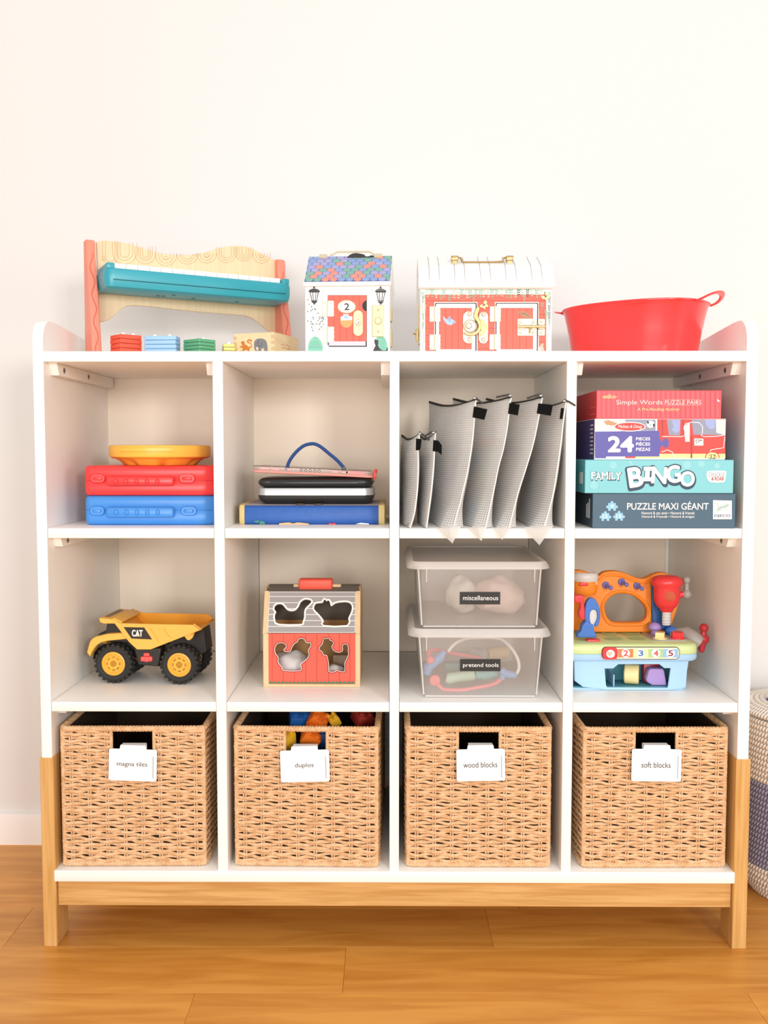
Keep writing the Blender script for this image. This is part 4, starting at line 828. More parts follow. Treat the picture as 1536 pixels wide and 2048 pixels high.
# ================================================================ THIRD BAY: mesh pouches
def mesh_mat(name):
    m = bpy.data.materials.new(name); m.use_nodes = True; nt = m.node_tree; nt.nodes.remove(nt.nodes['Principled BSDF']); MATS[name] = m; N = nt.nodes.new; L = nt.links.new
    uv = N('ShaderNodeUVMap'); sep = N('ShaderNodeSeparateXYZ'); L(uv.outputs[0], sep.inputs[0]); o = []
    for ax_, sc, th_ in ((0, 1, .46), (1, 1, .52)):
        f = N('ShaderNodeMath'); f.operation = 'FRACT'; L(sep.outputs[ax_], f.inputs[0]); g_ = N('ShaderNodeMath'); g_.operation = 'LESS_THAN'; g_.inputs[1].default_value = th_; L(f.outputs[0], g_.inputs[0]); o.append(g_)
    mx = N('ShaderNodeMath'); mx.operation = 'MAXIMUM'; L(o[0].outputs[0], mx.inputs[0]); L(o[1].outputs[0], mx.inputs[1])
    mr = N('ShaderNodeMapRange'); mr.inputs[3].default_value = .42; mr.inputs[4].default_value = .97; L(mx.outputs[0], mr.inputs[0])
    tr = N('ShaderNodeBsdfTransparent'); di = N('ShaderNodeBsdfDiffuse'); di.inputs[0].default_value = lin('fbfbfa'); tl = N('ShaderNodeBsdfTranslucent'); tl.inputs[0].default_value = lin('fafaf8')
    m1 = N('ShaderNodeMixShader'); m1.inputs[0].default_value = .3; L(di.outputs[0], m1.inputs[1]); L(tl.outputs[0], m1.inputs[2]); m2 = N('ShaderNodeMixShader'); L(mr.outputs[0], m2.inputs[0]); L(tr.outputs[0], m2.inputs[1]); L(m1.outputs[0], m2.inputs[2])
    gl = N('ShaderNodeBsdfGlossy'); gl.inputs['Roughness'].default_value = .35; m3 = N('ShaderNodeMixShader'); m3.inputs[0].default_value = .05; L(m2.outputs[0], m3.inputs[1]); L(gl.outputs[0], m3.inputs[2]); L(m3.outputs[0], nt.nodes['Material Output'].inputs[0])
mesh_mat('grid_mesh'); mat('tab_black', '121212', .9, spec=.1); clear_mat('vinyl', 'f4f4f2', .55); mat('piping', 'efefec', .4)
def cont_mat(name, cols):
    m = bpy.data.materials.new(name); m.use_nodes = True; nt = m.node_tree; b = nt.nodes['Principled BSDF']; MATS[name] = m; N = nt.nodes.new; L = nt.links.new
    tc = N('ShaderNodeTexCoord'); vo = N('ShaderNodeTexVoronoi'); vo.inputs['Scale'].default_value = 22; L(tc.outputs['Object'], vo.inputs[0]); sp = N('ShaderNodeSeparateColor'); L(vo.outputs['Color'], sp.inputs[0])
    rp = N('ShaderNodeValToRGB'); rp.color_ramp.interpolation = 'CONSTANT'
    while len(rp.color_ramp.elements) < len(cols): rp.color_ramp.elements.new(.5)
    for i, c in enumerate(cols): rp.color_ramp.elements[i].position = i/len(cols); rp.color_ramp.elements[i].color = lin(c)
    L(sp.outputs[0], rp.inputs[0]); L(rp.outputs[0], b.inputs['Base Color']); b.inputs['Roughness'].default_value = .7
cont_mat('cards_grey', ['b5aeb0', 'c9c2c4', 'a39c9b', 'd1c6c4', '98969a']); cont_mat('cards_mixed', ['9fb890', 'd98468', '7fa6c4', 'c9b090', '9a938f', 'd07a5c']); cont_mat('cards_brown', ['b0a193', 'c4b4a8', 'b59f94', '9c9490']); cont_mat('cards_dark', ['8b8082', 'a3969a', '7a7476', 'ad9ea0'])
k7 = crop(790, 740, 4.151)
def pouch(label, seam, backpx, cont, big=True, hw=.020, Yb=.30, Yf=-.004, zipback=None, tagq=None, pull=None, tip=None, tall=True, sharp=None):
    # seam: front edge from the top down in crop pixels; backpx: rear edge top and bottom in photo pixels
    F = [P(*k7(*p), Yf) for p in seam]; F = [Vector(p) for p in smooth([tuple(p) for p in F], 4, False)]; N = len(F); zb_ = S1+.0015
    Bt = P(*backpx[0], Yb); Bb = P(*backpx[1], Yb); Bt.z = min(Bt.z, ZT[0]-.006); zipz = F[0].z
    t = thing('mesh_pouch', label, 'pouch', (F[-1].x, .12, S1), 'mesh pouches on the third shelf')
    ns = 14; g = G(); UVs = []
    def surf(sgn):
        vs = []; uv = []
        for i in range(N):
            tt = i/(N-1); z_f = max(F[i].z, zb_+.0002*0)
            for j in range(ns+1):
                s = j/ns; zz = z_f+(Bt.z+(zb_-Bt.z)*tt-z_f)*s; xx = F[i].x+(Bt.x+(Bb.x-Bt.x)*tt-F[i].x)*s; yy = Yf+(Yb-Yf)*s
                zz += .010*sin(pi*s)*(-(1-tt)**2)  # zip sags between its ends
                h = hw*(sin(pi*min(max(s, 0), 1))**.55)*(sin(pi*(.02+.98*tt))**.5 if tt < .55 else (sin(pi*(.02+.98*.55))**.5)*(1-.35*((tt-.55)/.45)**3))
                hb_ = min(1, s*ns)*min(1, (1-s)*ns); kk = max(0, (tt-.72)/.28)**1.5; h = h*(1-kk)+hw*1.05*hb_*kk if tip else h
                h *= 1+.18*noise.noise(Vector((s*4, tt*5, seam[0][0]*.01+sgn)))
                vs.append(Vector((xx+sgn*h, yy, max(zz, zb_)))); uv.append((yy/.0046, zz/.00405))
        fs = [(i*(ns+1)+j, i*(ns+1)+j+1, (i+1)*(ns+1)+j+1, (i+1)*(ns+1)+j) for i in range(N-1) for j in range(ns)]
        return vs, fs, uv
    allv = []; alluv = []
    for sgn in (-1, 1):
        vs, fs, uv = surf(sgn); g.add(vs, fs); alluv += uv
    o = g.obj('mesh_panel', 'grid_mesh', t, ang=80); me = o.data; ul = me.uv_layers.new(name='UVMap')
    for lp in me.loops: ul.data[lp.index].uv = alluv[lp.vertex_index]
    q = G(); q.tube([f+Vector((0, -.0006, 0)) for f in F if f.z > zb_-.001], .0013, 6); q.obj('piping', 'piping', t)
    top = [F[0].lerp(Bt, s)+Vector((0.0015*sin(s*9), 0, -.010*sin(pi*s)+.0012)) for s in [k/12 for k in range(13)]]
    q = G(); q.tube(top, .0022, 6, flat=(1.3, .7)); zp = q.obj('zip', 'ink', t)
    if pull:
        pts = [P(*k7(*p), Yf-.004) for p in pull]; q = G(); q.box(pts[0].x-.0028, pts[0].x+.0028, Yf-.006, Yf, pts[0].z-.004, pts[0].z, .0008); q.mi(1).tube(pts, .0017, 6, flat=(1, .6)); q.obj('zip_pull', ['screw_steel', 'ink'], zp)
    if tagq:
        pl = FP(Yf-.0035); q = G(); q.prism([pl.pts(k7(*tagq))], -.0008, 0, pl, .0002); q.obj('black_tab', 'tab_black', t)
    if tip:
        tip = [tip[0], tip[1], tip[2], ((tip[0][0]+tip[1][0])/2, (tip[0][1]+tip[1][1])/2-22)]; l, r, b, a = [P(*k7(*p), Yf-.001) for p in tip]; b = P(*k7(*tip[2]), Yf-.010); m_ = P(*k7((tip[0][0]+tip[1][0])/2+4, (tip[0][1]+tip[1][1])/2), Yf-.010)
        q = G(); n = 6; vs = [a, l, m_, r, b]; q.add(vs, [(0, 1, 2), (0, 2, 3), (1, 4, 2), (2, 4, 3), (0, 3, 1), (1, 3, 4)]); q.obj('corner', 'vinyl', t, ang=20)
    # contents: a thin bundle standing inside the pouch
    q = G(); vs = []; hh = .62 if big else .75
    M_ = []; 
    for sgn in (-1, 1):
        vs = []
        for i in range(7):
            for j in range(7):
                s = .07+.86*j/6; tt = 1-hh*(i/6); ii = min(int(tt*(N-1)), N-1); f = F[ii]; xx = f.x+(Bt.x+(Bb.x-Bt.x)*tt-f.x)*s; zz = max(f.z, zb_)+(Bt.z+(zb_-Bt.z)*tt-max(f.z, zb_))*s
                h = hw*.62*(sin(pi*s)**.5)*(1 if i not in (6,) else .2); vs.append(Vector((xx+sgn*h, Yf+(Yb-Yf)*s, max(zz, zb_+.001))))
        q.add(vs, [(i*7+j, i*7+j+1, (i+1)*7+j+1, (i+1)*7+j) for i in range(6) for j in range(6)])
    q.obj('contents', cont, t, ang=60)
pouch('small mesh pouch with black zip standing against the left divider', [(205, 528), (192, 640), (193, 760), (190, 900), (180, 1050), (158, 1200), (126, 1312)], [(803, 873), (803, 1044)], 'cards_grey', False, .0100, .20, -.001, tagq=[(175, 570), (222, 575), (212, 655), (200, 668), (172, 668)], pull=[(205, 520), (240, 545), (285, 585)])
pouch('small mesh pouch with curled black tab, second from the left divider', [(335, 525), (328, 650), (320, 800), (302, 1000), (282, 1150), (262, 1310)], [(838, 872), (836, 1044)], 'cards_grey', False, .0085, .20, -.005, tagq=[(318, 582), (360, 588), (388, 625), (388, 708), (355, 680), (312, 675)], pull=[(318, 512), (290, 525), (240, 555)])
pouch('large mesh pouch leaning behind the two small pouches', [(672, 252), (662, 330), (655, 450), (638, 620), (600, 850), (565, 1000), (542, 1100), (512, 1200), (488, 1312)], [(858, 806), (862, 1040)], 'cards_grey', True, .0205, .28, -.004, tagq=[(655, 303), (768, 328), (742, 416), (643, 394)], pull=[(660, 225), (700, 258), (728, 278)], tip=[(345, 1318), (550, 1300), (477, 1442), (495, 1215)])
pouch('large mesh pouch with colourful contents, right of the leaning one', [(965, 232), (950, 300), (935, 450), (900, 650), (860, 800), (820, 1000), (780, 1180), (750, 1312)], [(906, 800), (908, 1040)], 'cards_mixed', True, .0175, .28, -.004, tagq=[(950, 275), (1036, 288), (1020, 378), (938, 364)], pull=[(955, 205), (900, 215), (840, 228)], tip=[(605, 1316), (762, 1305), (717, 1422), (735, 1230)])
pouch('large mesh pouch with brown contents, third of the large pouches', [(1222, 232), (1195, 380), (1150, 600), (1092, 800), (1028, 1000), (980, 1180), (945, 1312)], [(972, 800), (966, 1040)], 'cards_brown', True, .0170, .28, -.004, tagq=[(1190, 278), (1312, 290), (1294, 382), (1176, 362)], pull=[(1210, 205), (1160, 215), (1095, 238)], tip=[(812, 1318), (968, 1305), (890, 1412), (935, 1240)])
pouch('large mesh pouch with dark contents against the right divider', [(1418, 268), (1395, 450), (1378, 600), (1350, 800), (1318, 1000), (1275, 1180), (1235, 1312)], [(1054, 806), (1044, 1040)], 'cards_dark', True, .0185, .28, -.005, tagq=[(1378, 316), (1404, 318), (1390, 410), (1366, 408)], pull=[(1405, 250), (1445, 265), (1498, 298)], tip=[(1065, 1312), (1312, 1300), (1199, 1457), (1235, 1180)])
# ================================================================ FOURTH BAY: boxed games
k8 = crop(1130, 740, 4.151)
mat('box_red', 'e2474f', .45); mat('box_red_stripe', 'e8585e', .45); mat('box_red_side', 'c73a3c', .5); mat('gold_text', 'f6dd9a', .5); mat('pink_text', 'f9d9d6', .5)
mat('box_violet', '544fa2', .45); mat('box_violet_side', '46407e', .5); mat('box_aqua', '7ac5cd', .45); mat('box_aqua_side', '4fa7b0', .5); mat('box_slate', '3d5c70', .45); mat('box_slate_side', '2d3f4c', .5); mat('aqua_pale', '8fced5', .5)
mat('fire_red', 'e2413a', .5); mat('fire_dark', 'a82f2c', .5); mat('pale_yellow', 'efe596', .5); mat('glass_grey', '8f93a8', .5); mat('glass_blue', '9aa8d6', .5); mat('oval_red', 'e03b37', .5); mat('navy_ink', '1f3f56', .5); mat('puzzle_blue', '8fc4df', .5); mat('pale_grey', 'd9d6d6', .5); mat('gecko', 'a9c3b8', .5); mat('djeco_navy', '28406e', .5); mat('tan_print', 'c49a72', .6)
def gbox(name, label, x0, x1, yt, yb, Y, m, ms, z0=None, depth=.285, lid=.0):
    a, b = P(x0, (yt+yb)/2, Y).x, P(x1, (yt+yb)/2, Y).x; z1 = P((x0+x1)/2, yt, Y).z; z0 = z0 if z0 else P((x0+x1)/2, yb, Y).z
    t = thing(name, label, 'game box', ((a+b)/2, Y+depth/2, z0), 'boxed games stacked in the top right bay'); q = G(); q.box(a, b, Y, Y+depth, z0, z1, .0008, 1)
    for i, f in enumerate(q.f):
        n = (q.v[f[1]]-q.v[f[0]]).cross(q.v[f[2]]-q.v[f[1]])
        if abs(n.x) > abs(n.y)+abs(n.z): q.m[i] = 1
    bo = q.obj('box', [m, ms], t); return t, FP(Y), z1, bo
t, pl, zz, bo = gbox('puzzle_box', 'dark slate puzzle box at the bottom of the game stack', 1185, 1471, 987, 1057, .006, 'box_slate', 'box_slate_side', S1, .29)
T_ = lambda s, x0, y0, x1, y1, **k: ('t', k.pop('mi', 0), s, (*k8(x0, y0), *k8(x1, y1)), k)
print_on(bo, pl, [('l', 0, k8((238, 1034), (405, 1030)), .0003), ('l', 0, k8((510, 1032), (1410, 1036)), .0003)], 'edge_print', ['box_slate_side'])
def jig(cx, cy, s): 
    pts = []
    for (x0, y0, x1, y1) in ((-1, -1, 1, -1), (1, -1, 1, 1), (1, 1, -1, 1), (-1, 1, -1, -1)):
        dx, dy = (x1-x0)/2, (y1-y0)/2; nx, ny = dy, -dx; mx_, my = (x0+x1)/2, (y0+y1)/2; out = 1 if y0 != y1 else (-1 if y0 > 0 else 1)
        pts += [(x0, y0), (mx_-dx*.25, my-dy*.25)]+[(mx_-dx*.4*cos(t)+nx*out*.5*(.3+.8*sin(t)), my-dy*.4*cos(t)+ny*out*.5*(.3+.8*sin(t))) for t in (0, .9, 1.57, 2.2, 3.14)]+[(mx_+dx*.25, my+dy*.25)]
    return [k8(cx+x*s, cy+y*s) for x, y in pts]
it = [('f', 1, jig(cx, cy, 32)) for cx, cy in ((390, 1138), (335, 1222), (448, 1220))]
it += [T_('9', 380, 1120, 402, 1148, bold=.012), T_('12', 312, 1202, 352, 1230, bold=.012), T_('15', 426, 1202, 466, 1230, bold=.012)]
it += [T_('PUZZLE MAXI GÉANT', 515, 1092, 1192, 1160, bold=.016), T_('Honoré & ses amis • Honoré & friends', 635, 1176, 1074, 1200, bold=.006), T_('Honoré & Freunde • Honoré & amigos', 637, 1208, 1074, 1234, bold=.006)]
it += [('f', 0, k8((1228, 1082), (1384, 1086), (1384, 1240), (1228, 1240))), T_('DJECO', 1240, 1200, 1372, 1226, bold=.03, mi=3)]
print_on(bo, pl, it, 'front_print', ['white_print', 'puzzle_blue', 'gecko', 'djeco_navy'], .0003)
print_on(bo, pl, [('l', 0, [k8(*p) for p in smooth([(1240, 1170), (1262, 1165), (1272, 1140), (1262, 1110), (1245, 1105), (1240, 1115)], 3, False)], .0012), ('f', 0, k8((1258, 1168), (1285, 1135), (1320, 1128), (1340, 1115), (1362, 1118), (1352, 1135), (1325, 1145), (1300, 1150), (1272, 1172)), 2), ('l', 0, k8((1290, 1140), (1280, 1120), (1295, 1118)), .001), ('l', 0, k8((1325, 1142), (1330, 1160), (1345, 1165)), .001), ('l', 0, k8((1298, 1150), (1305, 1165), (1295, 1172)), .001), ('l', 0, k8((1325, 1128), (1318, 1112), (1328, 1106)), .001)], 'gecko_print', ['gecko'], .0006)
slp = lambda x, Y=0: Plane((x, 0, 0), (0, -1, 0), (0, 0, 1))   # left sides, seen from the left
def sideprint(xw, pxs, items, parent, mats): pass
xs = P(1185, 1020, .006).x; sp_ = Plane((xs, 0, 0), (0, -1, 0), (0, 0, 1))
q = G()
for k, w in enumerate((.05, .04, .035)): q.box(xs-.0006, xs, .03+k*.012, .034+k*.012, Z1[1]+.016, Z1[1]+.016+w*.7)
q.obj('side_print', 'pale_grey', bo)
t, pl, zz, bo = gbox('bingo_box', 'pale aqua family bingo game box lying on the slate box', 1170, 1467, 920.5, 985, .004, 'box_aqua', 'box_aqua_side', zz, .28)
print_on(bo, pl, [('f', 0, [k8(cx+r*cos(t_), cy+r*sin(t_)) for t_ in [2*pi*k/16 for k in range(16)]]) for cx, cy, r in ((400, 795, 30), (1010, 790, 34), (1130, 782, 28), (240, 960, 34), (1260, 800, 25))]+[('f', 0, k8((520, 760), (545, 755), (580, 820), (560, 815)))], 'dot_print', ['aqua_pale'])
def outl(body, cx, cy, w, h, rot, bold, c, dx=0, dy=0, grow=0): return (body, cx, cy, w, h, rot, bold, c, dx, dy, grow)
q = G()
def ltr(body, x0, y0, x1, y1, rot, bold, mi, c, dx=0, dy=0):
    if body == 'I':   # slab-serif capital in the big word, plain bar in the small one
        w, h = x1-x0, y1-y0; big = h > 90; pts = [(0, 0), (1, 0), (1, .27), (.78, .27), (.78, .73), (1, .73), (1, 1), (0, 1), (0, .73), (.22, .73), (.22, .27), (0, .27)] if big else [(.25, 0), (.8, 0), (.8, 1), (.25, 1)]
        q.mi(mi); q.fill(pl, [k8(x0+dx+w*a+(.5-b)*h*.06, y0+dy+h*b) for a, b in pts], c+.0001); return
    A = pl.pts([k8(x0+dx, y1+dy), k8(x1+dx, y0+dy)]); q.mi(mi); q.text(body, pl, A[0][0], A[1][0], A[0][1], A[1][1], c=c, bold=bold, rot=rot)
L_ = [('B', 530, 815, 640, 968, .16), ('I', 648, 806, 718, 926, .05), ('N', 722, 812, 840, 940, -.06), ('G', 845, 800, 955, 935, .12), ('O', 960, 848, 1072, 965, .0)]
for (b, x0, y0, x1, y1, r) in L_:
    e = 7; ltr(b, x0-e-6, y0-e, x1+e-2, y1+e+12, r, .075, 1, .0004, 4, 2)
for (b, x0, y0, x1, y1, r) in L_: ltr(b, x0, y0, x1, y1, r, .050, 0, .0008)
for k, ch in enumerate('FAMILY'):
    wds = (0, 38, 86, 142, 166, 200, 252); x0 = 218+wds[k]; x1 = 218+wds[k+1]-4; yy = 2 if k % 2 else -2
    ltr(ch, x0-3, 849+yy, x1+5, 918+yy, .02, .04, 1, .0004, 2, 2)
    ltr(ch, x0, 852+yy, x1, 912+yy, .02, .03, 0, .0008)
ltr('CHUCKLE', 1190, 852, 1325, 888, -.03, 0, 2, .0010); ltr('& ROAR', 1215, 890, 1318, 920, -.02, .02, 3, .0010)
q.mi(0).fill(pl, [k8(*p) for p in ((1178, 850), (1200, 840), (1325, 840), (1338, 862), (1328, 920), (1310, 936), (1215, 936), (1185, 915), (1174, 880))], .0006, True, 2)
q.obj('front_print', ['white_print', 'navy_ink', 'glass_grey', 'fire_dark'], bo, smooth_=False)
q = G(); xs = P(1170, 950, .004).x; q.box(xs-.0006, xs, .025, .05, zz-.043, zz-.022); q.obj('side_print', 'pale_grey', bo)
t, pl, zz, bo = gbox('puzzle_box', 'violet and red twenty-four piece puzzle box under the red box', 1189, 1451, 838.5, 920, .010, 'white', 'box_violet_side', zz, .26)
O8 = lambda cx, cy, rx, ry, n=24: [k8(cx+rx*cos(t_), cy+ry*sin(t_)) for t_ in [2*pi*k/n for k in range(n)]]
it = [('f', 2, k8((765, 412), (1330, 412), (1330, 737), (765, 737))), ('f', 5, k8((500, 700), (1330, 700), (1330, 737), (500, 737))), ('f', 2, k8((500, 722), (590, 715), (580, 737), (500, 737))), ('f', 1, k8((250, 722), (340, 722), (340, 737), (250, 737))), ('f', 7, k8((250, 416), (500, 416), (500, 508), (250, 508))), ('f', 6, k8((500, 416), (752, 416), (752, 508), (500, 508))), ('f', 0, k8((752, 416), (765, 416), (765, 508), (752, 508))),
      ('f', 3, k8((1042, 550), (1056, 550), (1056, 737), (1042, 737))), ('f', 3, k8((805, 415), (985, 415), (985, 560), (805, 560))), ('f', 2, k8((815, 415), (975, 415), (975, 552), (815, 552))), ('f', 6, k8((845, 415), (958, 415), (952, 548), (862, 545))), ('f', 8, k8((880, 420), (955, 418), (950, 510), (915, 530), (885, 500), (900, 470)), 1),
      ('f', 7, k8((985, 470), (1035, 440), (1035, 600), (998, 600))), ('f', 6, k8((1050, 415), (1325, 415), (1325, 545), (1065, 540))), ('f', 8, k8((1160, 415), (1245, 415), (1240, 490), (1200, 495), (1170, 460)), 1), ('f', 7, k8((1250, 415), (1330, 415), (1330, 545), (1255, 525))),
      ('f', 9, k8((320, 430), (360, 420), (430, 445), (432, 462), (350, 468))), ('f', 0, k8((300, 460), (372, 462), (372, 508), (300, 508))),
      ('f', 7, k8((1072, 572), (1148, 574), (1148, 632), (1072, 632))), ('l', 10, k8((1085, 585), (1138, 587), (1120, 592), (1090, 612), (1085, 585)), .0008),
      ('f', 1, k8((248, 516), (780, 508), (785, 560), (792, 588), (810, 595), (822, 575), (848, 570), (862, 598), (858, 640), (835, 655), (815, 632), (795, 640), (785, 690), (782, 722), (248, 722))),
      ('l', 0, k8((805, 556), (965, 558), (992, 548), (995, 520), (985, 485), (1000, 450), (1050, 438), (1110, 440), (1140, 470), (1140, 520), (1130, 548), (1155, 558), (1240, 556), (1325, 545)), .0012),
      ('l', 0, k8((1325, 560), (1315, 650), (1260, 658), (1210, 668), (1195, 700), (1215, 720)), .0012), ('l', 0, k8((800, 685), (850, 668), (890, 685), (910, 737)), .0012),
      ('f', 4, [k8(1222+60*cos(t_), min(737, 725+42*sin(t_))) for t_ in [2*pi*k/20 for k in range(20)]]), ('f', 5, [k8(1222+52*cos(t_), min(737, 725+36*sin(t_))) for t_ in [2*pi*k/20 for k in range(20)]]), ('l', 10, [k8(1222+34*cos(t_), min(737, 730+26*sin(t_))) for t_ in [2*pi*k/20 for k in range(20)]], .0006, True), T_('32', 1197, 708, 1250, 742, mi=10),
      ('f', 0, O8(537, 475, 132, 40)), ('f', 4, O8(537, 475, 124, 33)), T_('Melissa & Doug', 438, 460, 640, 494, shear=.3, bold=.004), ('f', 0, O8(708, 455, 34, 30)), ('f', 10, O8(688, 440, 8, 12, 10)), ('f', 10, O8(736, 462, 8, 14, 10)), ('f', 10, O8(710, 462, 5, 4, 8)), T_('K-Y-A', 678, 492, 735, 505, bold=.01),
      T_('24', 360, 560, 564, 680, bold=.055), T_('PIECES', 588, 564, 705, 588, bold=.03), T_('PIÈCES', 588, 600, 705, 632, bold=.03), T_('PIEZAS', 588, 650, 705, 675, bold=.03)]
it = [x for x in it if not (x[0] == 't' and x[2] == 'K-Y-A')]
it = [(('f', 2, k8((765, 412), (1330, 412), (1330, 737), (765, 737)))) if False else x for x in it]
q = print_on(bo, pl, it, 'front_print', ['white_print', 'box_violet', 'fire_red', 'fire_dark', 'oval_red', 'pale_yellow', 'glass_grey', 'pale_grey', 'glass_blue', 'tan_print', 'ink'], .0003)
q = G(); xs = P(1189, 880, .010).x
for k in range(8): q.box(xs-.0005, xs, .022+.002*(k % 3), .044+.003*(k % 2), zz-.012-k*.0072, zz-.0095-k*.0072)
q.obj('side_print', 'pale_grey', bo)
t, pl, zz, bo = gbox('puzzle_box', 'red striped word puzzle box on top of the game stack', 1193, 1443, 782, 838, .014, 'box_red', 'box_red_side', zz, .25)
it = [('l', 0, k8((x+11, 180), (x+11, 404)), .0047) for x in range(268, 1280, 41)]+[('f', 1, k8((1260, 245), (1290, 268), (1265, 268)))]
it += [T_('Simple Words', 424, 254, 808, 304, mi=2, bold=.002), T_('PUZZLE PAIRS', 828, 258, 1130, 292, mi=2), ('l', 2, k8((826, 251), (1132, 251)), .0003), ('l', 2, k8((826, 298), (1132, 298)), .0003), T_('A Pre-Reading Activity', 598, 320, 950, 350, mi=3, shear=.25, bold=.006), T_('eeBoo', 318, 208, 420, 242, mi=3, shear=.3, bold=.008), ('l', 3, k8((305, 228), (330, 238)), .0006), ('l', 3, k8((412, 238), (432, 228)), .0006)]
print_on(bo, pl, it, 'front_print', ['box_red_stripe', 'white_print', 'pink_text', 'gold_text'], .0003)
q = G(); xs = P(1193, 810, .014).x
for k in range(2): q.box(xs-.0005, xs, .028, .07, zz-.030-k*.012, zz-.028-k*.012)
q.obj('side_print', 'box_red_stripe', bo)
# ================================================================ DUMP TRUCK (second row, first bay)
S2 = Z2[1]
mat('truck_yellow', 'f8bd55', .4, var=.04, vscale=40); mat('truck_inner', 'f2a52c', .4); mat('tyre', '2b2927', .75, bump=.3, bscale=500); mat('truck_black', '26211d', .55); mat('hub_yellow', 'f7b640', .38); mat('button_red', 'e8584f', .4); mat('decal_black', '2c1d16', .5); mat('grille', '8d7a60', .6)
kt = crop(150, 1200, 5.12)
wc = PZ(*kt(385, 858), S2); TH = rad(-4); tu = rotz(TH); tv = rotz(TH+pi/2)
TP = Plane((wc.x, wc.y, 0), tu, (0, 0, 1))   # outer face of the near wheels
tk = thing('dump_truck', 'yellow toy dump truck with black tyres on the middle shelf', 'toy truck', (wc.x+.06, wc.y+.06, S2))
MT = Matrix(((tu.x, tv.x, 0, wc.x), (tu.y, tv.y, 0, wc.y), (0, 0, 1, 0), (0, 0, 0, 1)))
def tpt(pts, d=0):  # crop pixels -> local 2D in the plane shifted d into the scene
    return TP.up(-d).pts(kt(*pts))
R_ = TP.pix(*kt(385, 650))[1]-S2; R_ = .0382
def wheel(px, back=False):
    a = TP.pix(*kt(px, 650))[0]; d0 = .080 if back else 0; W_ = .031
    C = TP.w(a, S2+R_, -d0); ax = -TP.n   # axle points away from the camera
    M = Matrix.Translation(C) @ ax.to_track_quat('Z', 'X').to_matrix().to_4x4()
    q = G(); q.lathe([(.0235, .003), (.026, .0012), (R_*.80, .0005), (R_*.90, .003), (R_*.94, .007), (R_*.94, W_-.007), (R_*.90, W_-.003), (R_*.80, W_-.0005), (.02, W_-.002)], M, 48, cap=False)
    nl = 22
    for k in range(nl):
        for s_, z0_, z1_ in ((0, .0015, .014), (.5, .017, W_-.0015)):
            t = 2*pi*(k+s_)/nl; Mk = M @ Matrix.Rotation(t, 4, 'Z'); q.box(R_*.86, R_*1.0, -.0032, .0032, z0_, z1_, .0011, 1, Mk)
    o = q.obj('tyre', 'tyre', tk, ang=30)
    q = G(); q.lathe([(.0001, .004), (.0065, .004), (.0072, .0046), (.0072, .0058), (.0085, .0062), (.0105, .0062), (.0125, .0058), (.0165, .0062), (.0172, .0025), (.0180, .0008), (.0192, .0008), (.0198, .003), (.0235, .004)], M, 36)
    for k in range(8): t = 2*pi*k/8; q.box(.0100, .0150, -.004, .004, .0040, .0064, .0006, 1, M @ Matrix.Rotation(t, 4, 'Z'))
    q.obj('hub', 'hub_yellow', o, ang=40)
wheel(385); wheel(1060); wheel(385, True); wheel(1060, True)
def tprism(name, pts, d0, d1, m, par=tk, bev=.001, z=None, **k):
    q = G(); q.prism([tpt(pts, z or 0)], -d1, -d0, TP, bev, 2); return q.obj(name, m, par, **k)
# chassis
tprism('chassis', [(300, 430), (560, 400), (640, 470), (900, 490), (960, 420), (1270, 330), (1300, 560), (1180, 640), (870, 600), (600, 640), (480, 620), (300, 560)], .034, .080, 'truck_black', bev=.001)
tprism('side_box', [(592, 500), (875, 500), (868, 560), (858, 640), (846, 690), (635, 672), (622, 610), (610, 560)], .004, .107, 'truck_black', bev=.003)
for (x, y, w, h) in ((727, 565, 32, 18), (690, 608, 24, 26), (764, 608, 24, 26), (727, 612, 28, 28)):
    q = G(); A = TP.pts(kt((x-w, y+h), (x+w, y-h))); rings(q, A[0][0], A[0][1], A[1][0], A[1][1], (.0028,)*4, [(-.004, 0), (-.0018, .0004), (-.0008, .0016)], M=TP.M); q.obj('sound_button', 'button_red', tk, ang=60)
tprism('front_axle', [(360, 640), (410, 640), (410, 680), (360, 680)], .02, .09, 'truck_black')
tprism('rear_axle', [(1035, 640), (1085, 640), (1085, 680), (1035, 680)], .02, .09, 'truck_black')
# cab and fenders
cab = tprism('cab', [(305, 240), (408, 243), (535, 400), (535, 450), (300, 440), (190, 400), (215, 365), (288, 345)], .012, .099, 'truck_black', bev=.002)
tprism('hood', [(190, 378), (215, 362), (300, 338), (300, 360), (200, 395)], .026, .085, 'truck_black', bev=.001)
fpts = [(120, 540), (135, 480), (150, 430), (175, 398), (205, 380), (330, 350), (480, 340), (515, 352), (528, 402), (425, 412), (330, 422), (270, 436), (225, 462), (195, 495), (168, 540), (150, 582)]
tprism('fender', fpts, .000, .030, 'truck_yellow', bev=.002); tprism('fender', fpts, .081, .111, 'truck_yellow', bev=.002)
tprism('bumper', [(122, 535), (165, 535), (160, 580), (140, 640), (150, 582)], .02, .091, 'truck_black')
